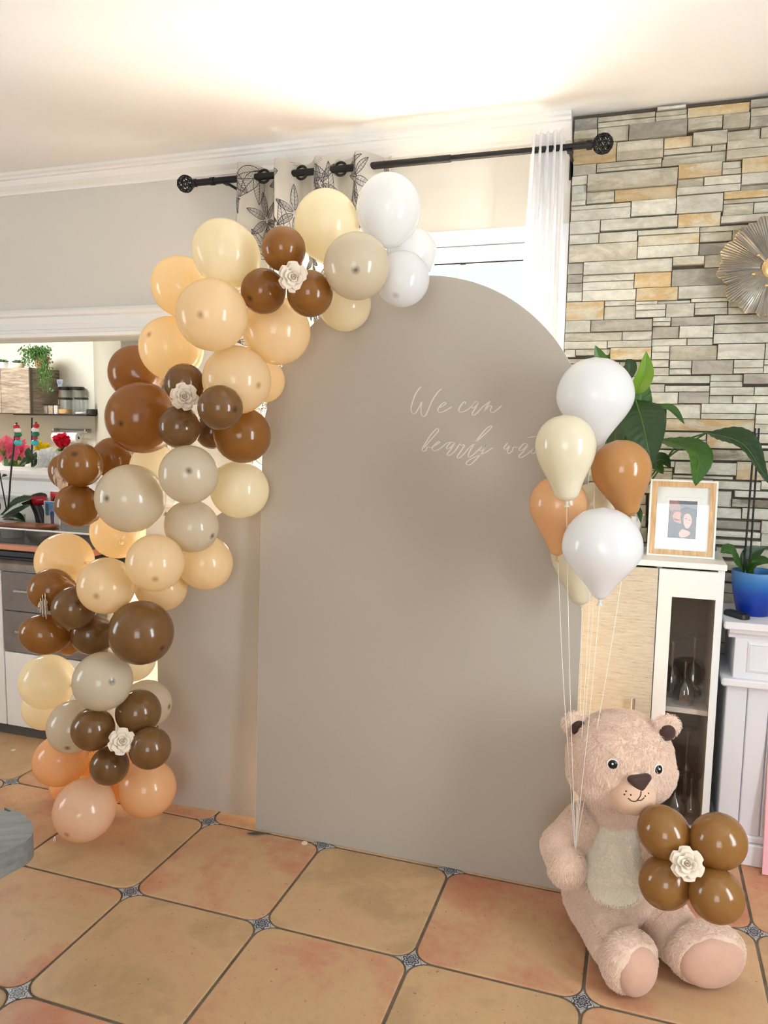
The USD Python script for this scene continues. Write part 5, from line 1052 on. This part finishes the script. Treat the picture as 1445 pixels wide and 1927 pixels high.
hd = thing('hand_tool', 'red and black hand-held appliance standing on the sideboard', 'appliance', at_y(72, 975, 1.47))
RED = look('red_plastic', srgb(150, 14, 32), .25)
a_, b_, c_ = at_y(45, 941, 1.44), at_y(62, 942, 1.45), at_y(88, 939, 1.48)
put(hd, 'nozzle', tube([a_, b_], .025, 20), BLACK, smooth=40); put(hd, 'casing', tube(spline([b_, (b_+c_)/2, c_], 4), [.024, .026, .027, .027, .026, .026, .025, .024, .016], 20), RED, smooth=40); put(hd, 'top_shell', tube(spline([b_+[0, 0, .012], (b_+c_)/2+[0, 0, .016], c_+[0, 0, .009]], 4), [.016, .018, .018, .018, .018, .018, .017, .016, .010], 16), BLACK, smooth=40)
put(hd, 'grip', tube(spline([at_y(66, 948, 1.46), at_y(74, 965, 1.47), np.r_[at_y(79, 985, 1.475)[:2], LT+.004]], 5), np.linspace(.022, .026, 11), 16), BLACK, smooth=40)
BLUEP = look('print_sky', srgb(90, 150, 206), .4)
for k, (x0p, y0p, x1p, y1p, yy, lab) in enumerate(((84, 944, 112, 990, 1.43, 'standing snapshot with blue sky among the sideboard things'), (93, 923, 118, 944, 1.50, 'small white bordered red print behind the blue snapshot'))):
    p0, p1 = at_y(x0p, y1p, yy), at_y(x1p, y0p, yy); p0[2] = LT+.0025; o = thing('snapshot', lab, 'photo print', p0); x0_, x1_, za, zb_ = p0[0], p1[0], p0[2], p1[2]
    put(o, 'card', bx(x0_, x1_, yy, yy+.0015, za, zb_, 0), look('photo_card', srgb(238, 238, 238), .4)); w_, h_ = x1_-x0_, zb_-za
    if k == 0:
        f_ = lambda pts, c, d=.0004, nm='printed_area': put(o, nm, extrude_y(Polygon([(x0_+a*w_, za+b*h_) for a, b in pts]), yy-d, yy), c)
        f_([(.05, .03), (.95, .03), (.95, .97), (.05, .97)], BLUEP); f_([(.05, .03), (.95, .03), (.95, .5), (.7, .55), (.55, .4), (.05, .45)], look('print_town', srgb(196, 190, 180), .4), .0006); f_([(.12, .4), (.30, .4), (.30, .85), (.2, .92), (.12, .85)], look('print_tower', srgb(92, 96, 104), .4), .0007)
        f_([(.42, .04), (.62, .04), (.64, .5), (.56, .58), (.46, .58), (.38, .5)], look('print_navy', srgb(40, 50, 80), .4), .0008, 'printed_figure'); f_([(.47, .6), (.57, .6), (.59, .7), (.52, .76), (.45, .7)], SKIN1, .0009, 'printed_face')
    else:
        f_ = lambda pts, c, d=.0004, nm='printed_area': put(o, nm, extrude_y(Polygon([(x0_+a*w_, za+b*h_) for a, b in pts]), yy-d, yy), c)
        f_([(.1, .4), (.9, .4), (.9, .95), (.1, .95)], look('print_red', srgb(206, 60, 52), .4)); f_([(.2, .42), (.6, .42), (.66, .7), (.4, .8), (.18, .66)], look('print_black', srgb(40, 26, 28), .4), .0006); f_([(.32, .48), (.56, .48), (.58, .62), (.44, .70), (.3, .62)], look('print_orange', srgb(224, 118, 84), .4), .0008)

# ------------------------------------------------------------------ kitchen seen through the hatch
KX0, KY = -4.9, 4.0; kcx = at_y(178, 760, KY)[0]; kry = 3.1; krx = at_y(227, 640, kry)[0]
wk = struct('wall_kitchen'); put(wk, 'kitchen_plaster', bx(KX0, kcx, KY, KY+.12, 0, ZC, 0), GREY_WALL)
rm = trimesh.Trimesh(*[np.array([(kcx, KY, 0), (krx, kry, 0), (krx, kry, ZC), (kcx, KY, ZC)]), np.array([(0, 1, 2), (0, 2, 3)])], process=False)
put(wk, 'chimney_breast', extrude_z(Polygon([(kcx, KY+.12), (kcx, KY), (krx, kry), (krx+.3, kry), (krx+.3, KY+.12)]), 0, ZC), TAUPE_WALL)
put(wk, 'kitchen_plaster', bx(krx+.02, -.70, kry+.05, kry+.17, 0, ZC, 0), GREY_WALL); put(wk, 'kitchen_plaster', bx(KX0-.12, KX0, YO, KY, 0, ZC, 0), GREY_WALL); put(wk, 'kitchen_plaster', bx(-.75, -.62, YO, kry+.1, 0, ZC, 0), GREY_WALL); put(wk, 'kitchen_plaster', bx(KX0, X0, YO-.1, YO, 0, ZC, 0), GREY_WALL)
tag(put(None, 'ceiling_kitchen', bx(KX0, -.62, YO, KY+.12, ZC, ZC+.1, 0), CEIL), kind='structure'); tag(put(None, 'floor_kitchen', bx(KX0, -.62, YO, KY, -.1, 0, 0), look('far_tiling', None)), kind='structure')
kt = thing('worktop', 'pale worktop along the kitchen side of the hatch', 'worktop', (-2.2, 2.1, 0)); put(kt, 'slab', bx(-3.3, -.80, YO+.035, 2.35, KC-.035, KC, .004), WHITE); put(kt, 'unit_front', bx(-3.28, -.82, YO+.035, 2.30, 0, KC-.035), WHITE)
WOODC = usdkit.material(stage, '/World/Looks/grey_driftwood', {'tc': ('texture_coordinate', {}), 'mp': ('mapping', {'scale': (5.0, 5.0, 34.0)}), 'n': ('noise_texture', {'scale': 1.5, 'detail': 6.0, 'roughness': .65, 'distortion': .6}), 'r': ('rgb_ramp', {'ramp': [(.3, srgb(92, 80, 68)), (.55, srgb(142, 128, 112)), (.8, srgb(176, 164, 146))]}), 'p': ('principled_bsdf', {'roughness': .6})}, [('tc.object', 'mp.vector'), ('mp.vector', 'n.vector'), ('n.fac', 'r.fac'), ('r.color', 'p.base_color')], surface='p.BSDF')
q0, q1 = at_y(1, 692, 3.66), at_y(58, 779, 3.66); xb_ = q1[0]
wcb = thing('wall_cabinet', 'grey driftwood wall cabinet on the kitchen wall', 'cabinet', ((q0[0]+q1[0])/2, 3.83, q1[2]))
put(wcb, 'body', bx(q0[0]-.55, xb_, 3.675, KY, q1[2], q0[2]), WOODC)
for xa, xx in ((q0[0]-.55, q0[0]-.004), (q0[0], xb_-.004)): put(wcb, 'door', bx(xa, xx, 3.655, 3.675, q1[2]+.004, q0[2]-.004), WOODC)
put(wcb, 'edge_strip', bx(xb_-.003, xb_+.002, 3.656, 3.69, q1[2], q0[2]), look('strip_dark', srgb(96, 84, 74), .6))
zt = q0[2]; SUCC = thin_look('succulent', srgb(70, 104, 66), srgb(110, 150, 80), .15, .45)
def succulent(loc, r, lab, potm, potname):
    o = thing('succulent', lab, 'plant', loc); put(o, 'pot_wall', potm, look(potname, {'white_pot': srgb(240, 240, 238), 'stone_pot': srgb(190, 182, 160)}[potname], .6, bump=(60, .2, .003)), smooth=35, loc=(0, 0, 0)); zz = potm.bounds[1][2]-.006
    for ring, (n, t_, l_) in enumerate(((7, 1.2, 1.0), (6, .8, .85), (5, .4, .65))):
        for k in range(n):
            a = (k+.5*ring)*2*math.pi/n; d = np.array([math.sin(t_)*math.cos(a), math.sin(t_)*math.sin(a), math.cos(t_)]); put(o, 'leaf', ball(1, np.array([0, 0, zz])+d*r*.5*l_, 1, (r*.16, r*.10, r*.52*l_), align(d)), SUCC, smooth=True, loc=(0, 0, 0))
l1, l2, l3 = at_y(6, 692, 3.78), at_y(35, 691, 3.78), at_y(76, 690, 3.82)
succulent((l1[0], 3.78, zt), .05, 'small succulent in a white cube pot on the wall cabinet', plate([(rounded(.024, .024, .004), 0), (rounded(.03, .03, .004), .055), (rounded(.026, .026, .003), .055), (rounded(.026, .026, .003), .045)]), 'white_pot')
succulent((l2[0], 3.78, zt), .055, 'small succulent in a round stone bowl on the wall cabinet', lathe([(.0005, 0), (.035, 0), (.047, .02), (.046, .045), (.040, .045), (.038, .036), (.0005, .036)], 28), 'stone_pot')
tp_ = thing('plant_pot', 'salmon pink pot of the trailing plant on the wall cabinet', 'plant pot', (l3[0], 3.84, zt)); put(tp_, 'pot_wall', lathe([(.0005, 0), (.045, 0), (.062, .085), (.064, .1), (.058, .1), (.05, .03), (.0005, .03)], 28), look('salmon_pot', srgb(218, 138, 118), .5), smooth=40, loc=(0, 0, 0))
ivy = thing('trailing_plant', 'bushy green plant trailing down the wall cabinet\'s right side', 'plant', (l3[0], 3.84, zt+.1)); rg = np.random.default_rng(21); top = np.array([l3[0], 3.84, zt+.1])
lf, st_ = [], []
for k in range(46):
    a = rg.uniform(0, 2*np.pi); reach = rg.uniform(.05, .15); tgt = top+np.array([reach*math.cos(a), reach*math.sin(a)*.7, rg.uniform(.0, .07)])
    pth = [top, tgt]
    if k > 14: pth = [top, top+np.array([rg.uniform(-.02, .15), rg.uniform(-.14, -.05), rg.uniform(.02, .05)]), at_y(rg.uniform(66, 104), rg.uniform(696, 742), rg.uniform(3.60, 3.72))]
    if 14 < k < 24: pth = [top, top+np.array([rg.uniform(-.16, -.02), rg.uniform(-.12, 0), rg.uniform(-.0, .06)]), at_y(rg.uniform(46, 70), rg.uniform(672, 690), 3.70)]
    P = spline(pth, 7); st_.append(tube(P, .0016, 5))
    for p in P[2:]:
        for _ in range(2):
            d = rg.normal(0, 1, 3); d[1] -= .6; T = align(d); T[:3, 3] = p+rg.normal(0, .012, 3); m = trimesh.Trimesh([(0, 0, 0), (.008, .010, .002), (0, .024, 0), (-.008, .010, .002)], [(0, 1, 2), (0, 2, 3)], process=False); m.apply_transform(T); lf.append(m)
put(ivy, 'trailing_stem', cat(st_), STEM, kind='stuff'); put(ivy, 'foliage', cat(lf), thin_look('ivy_leaf', srgb(62, 104, 46), srgb(120, 170, 60), .25, .45), kind='stuff')
q0, q1 = at_y(86, 779, 3.90), at_y(178, 779, 3.90); zsh = q0[2]
sh = thing('wall_shelf', 'thin black shelf on the kitchen wall carrying jars', 'shelf', ((q0[0]+q1[0])/2, 3.9, zsh)); put(sh, 'board', bx(q0[0]-.25, q1[0], 3.80, KY, zsh-.012, zsh, .002), BLACK)
JG = pane_look('jar_glass', (.93, .95, .95), .06, .02); DK = look('dark_lid', srgb(58, 54, 52), .4, .6); PASTA = look('pasta', srgb(214, 176, 110), .7, var=(120, srgb(170, 120, 60))); FLOUR = look('flour', srgb(226, 222, 214), .9)
for xa, xb, yt, yy, lab, fill in ((112, 134, 748, 3.84, 'front glass jar part filled with pasta on the black shelf', (.30, PASTA)), (143, 164, 748, 3.84, 'front glass jar further right on the black shelf', (.12, FLOUR)), (114, 133, 728, 3.94, 'tall back glass jar left on the black shelf', None), (135, 157, 728, 3.94, 'tall back glass jar right on the black shelf', None)):
    c0, c1 = at_y(xa, 770, yy), at_y(xb, 770, yy); r = (c1[0]-c0[0])/2; h = at_y(xa, yt, yy)[2]-zsh; o = thing('storage_jar', lab, 'jar', ((c0[0]+c1[0])/2, yy, zsh), 'jars on the kitchen shelf')
    put(o, 'jar_glass', lathe([(.0005, .001), (r*.92, .001), (r*.95, .006), (r*.95, h*.86), (r*.85, h*.90)], 28), JG, smooth=40, loc=(0, 0, 0)); put(o, 'lid', lathe([(r*.97, h*.89), (r, h*.90), (r, h*.99), (r*.9, h), (.0005, h)], 28), DK, smooth=40, loc=(0, 0, 0))
    if fill: put(o, 'contents', lathe([(.0005, .004), (r*.88, .005), (r*.88, h*fill[0]), (.0005, h*(fill[0]+.03))], 20), fill[1], smooth=40, loc=(0, 0, 0))
for xa, xb, lab, cc in ((84, 93, 'small printed tin leftmost on the black shelf', srgb(176, 166, 160)), (94, 103, 'small beige tin between its neighbours on the black shelf', srgb(196, 176, 150)), (104, 111, 'small white printed tin next to the pasta jar', srgb(222, 214, 208))):
    c0, c1 = at_y(xa, 770, 3.83), at_y(xb, 770, 3.83); h = at_y(xa, 762, 3.83)[2]-zsh; o = thing('tin', lab, 'tin', ((c0[0]+c1[0])/2, 3.83, zsh)); w_ = (c1[0]-c0[0])/2
    put(o, 'tin_body', plate([(rounded(w_, w_, .006), .001), (rounded(w_, w_, .006), h)]), look('tin_%d' % xa, cc, .4, var=(70, tuple(v*.35 for v in cc))), smooth=40, loc=(0, 0, 0)); put(o, 'tin_lid', plate([(rounded(w_+.001, w_+.001, .006), h-.004), (rounded(w_+.001, w_+.001, .006), h+.002)]), DK, smooth=40, loc=(0, 0, 0))
c0, c1 = at_y(167, 779, 3.86), at_y(178, 771, 3.86); o = thing('small_box', 'small black box at the shelf\'s right end', 'box', ((c0[0]+c1[0])/2, 3.86, zsh)); put(o, 'case', bx(c0[0], c1[0], 3.83, 3.90, zsh+.0005, c1[2]+.004, .003), BLACK); put(o, 'dial', lathe([(.011, 0), (.011, .003), (.0005, .003)], 16, (0, -1, 0), ((c0[0]+c1[0])/2, 3.83, (zsh+c1[2])/2)), look('dark_rubber', None))
c0 = at_y(112, 722, 3.92); o = thing('spatula', 'glove shaped white and blue spatula with wooden handle', 'utensil', (c0[0], 3.92, zsh)); put(o, 'handle', tube([(c0[0]-.01, 3.90, zsh+.001), (c0[0], 3.925, c0[2]-.03)], .006, 8), look('beech', srgb(196, 150, 100), .6), smooth=40)
hp = Point(c0[0], c0[2]).buffer(.021).union(sbox(c0[0]-.02, c0[2]-.03, c0[0]+.02, c0[2]))
for k in range(4): hp = hp.union(LineString([(c0[0]-.018+k*.012, c0[2]), (c0[0]-.023+k*.0155, c0[2]+.030)]).buffer(.0065))
put(o, 'glove_blade', extrude_y(hp, 3.922, 3.928), look('glove_white', srgb(214, 222, 240), .5)); put(o, 'blue_line', cat([extrude_y(LineString([(c0[0]-.01+k*.01, c0[2]-.005), (c0[0]-.013+k*.013, c0[2]+.02)]).buffer(.0016), 3.9205, 3.9222) for k in range(3)]), look('glove_blue', srgb(70, 100, 180), .5), kind='stuff')
r0_, r1_ = at_y(97, 812, 3.93), at_y(164, 812, 3.93); zr = r0_[2]; o = thing('wall_rail', 'steel rail holder on the kitchen wall under the shelf', 'rail', (r0_[0], 3.95, zr))
put(o, 'rail', cat([tube([(r0_[0], 3.93, zr), (r1_[0], 3.93, zr)], .006, 8), tube([(r0_[0], 3.97, zr+.02), (r1_[0], 3.97, zr+.02)], .006, 8)]), CHROME); 
for xx in (r0_[0]+.02, r1_[0]-.02): put(o, 'rail_bracket', bx(xx-.006, xx+.006, 3.925, KY, zr-.005, zr+.028, .002), CHROME)
for px in (152, 158): 
    x = at_y(px, 820, 3.93)[0]; put(o, 'hook', tube(spline([(x, 3.93, zr), (x, 3.925, zr-.03), (x+.004, 3.91, zr-.045), (x+.006, 3.905, zr-.03)], 5), .003, 6), CHROME)
a_, b_ = at_y(101, 821, 3.90), at_y(147, 821, 3.90); o = thing('paper_roll', 'white kitchen paper roll under the steel rail', 'paper roll', (a_[0], 3.90, a_[2])); put(o, 'paper', lathe([(.012, 0), (.040, 0), (.040, b_[0]-a_[0]), (.012, b_[0]-a_[0])], 28, (1, 0, 0), (a_[0], 3.905, a_[2]-.006)), look('paper', srgb(240, 240, 240), .9), smooth=40); put(o, 'core', lathe([(.0115, -.004), (.0125, -.004), (.0125, b_[0]-a_[0]+.004), (.0115, b_[0]-a_[0]+.004)], 18, (1, 0, 0), (a_[0], 3.905, a_[2]-.006)), look('cardboard', srgb(150, 120, 90), .9), smooth=40)
# flowers on the worktop
def bloom(o, c, n, ln, w, tilt, mat, face=(.15, -.9, .35)):
    T = align(face)
    for k in range(n):
        a = 2*math.pi*k/n+.3; d = np.array([math.cos(a)*math.sin(tilt), math.sin(a)*math.sin(tilt), math.cos(tilt)]); e = np.array([math.cos(a)*math.sin(tilt*1.25), math.sin(a)*math.sin(tilt*1.25), math.cos(tilt*1.25)*.9])
        b, r = leaf([c, c+T[:3, :3]@(d*ln*.55), c+T[:3, :3]@(e*ln)], w, up=T[:3, :3]@np.array([-math.cos(a)*.7, -math.sin(a)*.7, .7]), fold=.35, n=10, nv=5); put(o, 'flower_petal', b, mat, smooth=True)
PINK = thin_look('pink_petal', srgb(230, 96, 130), srgb(255, 130, 150), .35, .6); YEL = thin_look('yellow_petal', srgb(248, 222, 30), srgb(255, 235, 40), .4, .6); TRED = thin_look('red_petal', srgb(224, 30, 64), srgb(255, 50, 80), .35, .5); PEACHF = thin_look('peach_petal', srgb(244, 196, 168), srgb(255, 214, 180), .4, .6); WHP = thin_look('white_petal', srgb(246, 246, 246), srgb(255, 255, 255), .4, .7)
def vase(px, yy, hw, ztop, lab, mat, cat_='vase'):
    x = at_y(px, 886, yy)[0]; h = ztop-KC; o = thing('vase', lab, cat_, (x, yy, KC)); put(o, 'vase_body', lathe([(.0005, 0), (hw*.8, 0), (hw, h*.4), (hw*.92, h), (hw*.82, h), (hw*.85, h*.4), (.0005, .006)], 28), mat, smooth=50, loc=(0, 0, 0)); return np.array([x, yy, KC+.01])
va = vase(28, 2.05, .06, KC+.05, 'low green trough of the pink flowers', look('green_trough', srgb(90, 140, 80), .6)); o = thing('flower_bunch', 'pink and peach flowers with green leaves at the hatch\'s left', 'flowers', va)
for px, py, ln, mt_ in ((16, 850, .075, PINK), (30, 842, .085, PINK), (42, 848, .07, PINK), (8, 840, .07, PINK), (26, 858, .05, PEACHF), (44, 862, .05, PEACHF), (14, 864, .045, PEACHF)):
    c = at_y(px, py, 2.02); bloom(o, c, 6, ln, ln*.5, 1.0, mt_); put(o, 'flower_stem', tube(spline([va, (va+c)/2+[0, .01, 0], c], 5), .003, 6), STEM)
for k in range(16):
    px, py = rg.uniform(-6, 44), rg.uniform(852, 880); t_ = at_y(px, py, 1.98); add_leaf(o, [va+rg.normal(0, .02, 3)*[1, 1, 0], (va+t_)/2+[0, 0, .03], t_], .03, LEAF2, up=(0, -.8, .5), n=10, nv=5)
for k in range(7): t_ = at_y(rg.uniform(-8, 14), rg.uniform(825, 850), 1.95); add_leaf(o, [va, (va+t_)/2, t_], .014, LEAF2, up=(0, -.8, .5), n=10, nv=5)
vb = vase(80, 2.12, .055, KC+.10, 'white vase of yellow tulips', WHITE); o = thing('tulip_bunch', 'yellow tulips in the white vase behind the hatch', 'flowers', vb)
for px, py in ((74, 846), (84, 851), (88, 850), (77, 852)): c = at_y(px, py, 2.08); bloom(o, c, 5, .058, .05, .35, YEL, (0, -.25, 1)); put(o, 'flower_stem', tube(spline([vb+[0, 0, .08], (vb+c)/2+[0, 0, .05], c], 5), .004, 6), STEM)
for px, py in ((82, 868), (92, 865), (88, 878), (98, 872)): c = at_y(px, py, 2.02); bloom(o, c, 6, .075, .06, 1.0, WHP)
vc = vase(117, 2.25, .045, KC+.09, 'white vase of red tulips by the balloons', WHITE); o = thing('tulip_bunch', 'red tulips behind the hatch near the caramel balloons', 'flowers', vc)
for px, py in ((112, 838), (120, 834), (126, 840), (116, 844)): c = at_y(px, py, 2.22); bloom(o, c, 5, .07, .055, .4, TRED, (0, -.3, 1)); put(o, 'flower_stem', tube(spline([vc+[0, 0, .07], (vc+c)/2+[0, 0, .05], c], 5), .004, 6), STEM)
for t_ in (at_y(108, 845, 2.2), at_y(106, 850, 2.2)): add_leaf(o, [vc+[0, 0, .07], (vc+t_)/2+[0, 0, .05], t_], .03, LEAF2, up=(0, -.8, .5), n=10, nv=5)
kp = at_y(254, 640, kry+.045); o = thing('wall_picture', 'bright blue picture on the kitchen wall behind the balloons', 'picture', kp); put(o, 'canvas', bx(kp[0]-.045, kp[0]+.20, kry+.028, kry+.049, kp[2]-.10, kp[2]+.06, .002), look('blue_print', srgb(36, 124, 200), .5)); put(o, 'dark_print', extrude_y(Point(kp[0]+.0, kp[2]-.035).buffer(.028), kry+.0272, kry+.0282), look('navy_print', srgb(22, 44, 84), .5))

# ------------------------------------------------------------------ coffee table corner, litter on the floor
GW = usdkit.material(stage, '/World/Looks/grey_washed_wood', {'tc': ('texture_coordinate', {}), 'vr': ('vector_rotate', {'rotate_type': 'z_axis', 'angle': -.65}), 'mp': ('mapping', {'scale': (3.0, 34.0, 34.0)}), 'n': ('noise_texture', {'scale': 1.6, 'detail': 5.0, 'roughness': .6}), 'r': ('rgb_ramp', {'ramp': [(.3, srgb(104, 106, 104)), (.7, srgb(134, 136, 132))]}), 'p': ('principled_bsdf', {'roughness': .5})}, [('tc.object', 'vr.vector'), ('vr.vector', 'mp.vector'), ('mp.vector', 'n.vector'), ('n.fac', 'r.fac'), ('r.color', 'p.base_color')], surface='p.BSDF')
TZ = .42; TT = .060
tip = at_z(61, 1562, TZ); e1 = at_z(0, 1518, TZ); e2 = at_z(0, 1604, TZ)
dirA = e1-at_z(40, 1530, TZ); dirA /= np.linalg.norm(dirA); dirB = e2-at_z(52, 1580, TZ); dirB /= np.linalg.norm(dirB)
pol = [at_z(x, y, TZ)[:2] for x, y in ((-20, 1517), (8, 1519), (34, 1527), (52, 1539), (61, 1552), (62, 1566), (54, 1578), (34, 1591), (6, 1604), (-20, 1617))]
pol = [pol[0]+dirA[:2]*.9]+pol+[pol[-1]+dirB[:2]*.45]
sm = spline([np.r_[p, 0] for p in pol], 4)[:, :2]; sm = Polygon(sm).buffer(0)
cft = thing('coffee_table', 'grey washed wooden coffee table corner with rounded edge at lower left', 'table', (float(sm.centroid.x), float(sm.centroid.y), 0)); ring = np.array(sm.exterior.coords)[:-1]
inn = np.array(sm.buffer(-.003).exterior.coords)
put(cft, 'tabletop', extrude_z(sm, TZ-TT, TZ), GW, smooth=25)
for k in (.22, .78):
    q = sm.centroid; put(cft, 'leg', bx(q.x-.03+(k-.5)*.3, q.x+.03+(k-.5)*.3, q.y-.03+(k-.5)*.2, q.y+.03+(k-.5)*.2, 0, TZ-TT), GW)
p = at_z(490, 1568, .002); o = thing('feather', 'dark grey feather-like scrap on the tile beside the arched board', 'scrap', p)
b, r = leaf([at_z(465, 1568, .002), at_z(485, 1568, .006), at_z(512, 1568, .003)], .016, look('grey_down', srgb(84, 80, 74), .8), up=(0, 0, 1), fold=.1, n=12, nv=5) if False else leaf([at_z(465, 1568, .002), at_z(485, 1568, .006), at_z(512, 1568, .003)], .016, up=(0, 0, 1), fold=.1, n=12, nv=5)
put(o, 'vane', b, look('grey_down', srgb(84, 80, 74), .8)); put(o, 'quill', r, look('grey_down', None))
p = at_z(573, 1587, .001); tag(put(None, 'paper_scrap', extrude_z(Point(p[0], p[1]).buffer(.011, 2), .0008, .0035), look('scrap_white', srgb(236, 220, 190), .8)), 'tiny pale paper scrap on a tile before the arched board', 'scrap')
p = at_z(103, 1578, .003); tag(put(None, 'ribbon_end', tube(spline([at_z(100, 1583, .003), at_z(103, 1574, .012), at_z(104, 1584, .003)], 6), .0014, 6), look('white_cord', None)), 'short loose white ribbon end below the lowest balloon', 'ribbon')
p = at_z(25, 1412, .001); tag(put(None, 'paper_scrap', extrude_z(Point(p[0], p[1]).buffer(.010, 2), .0008, .003), look('scrap_white', None)), 'tiny pale paper scrap on the floor before the sideboard', 'scrap')
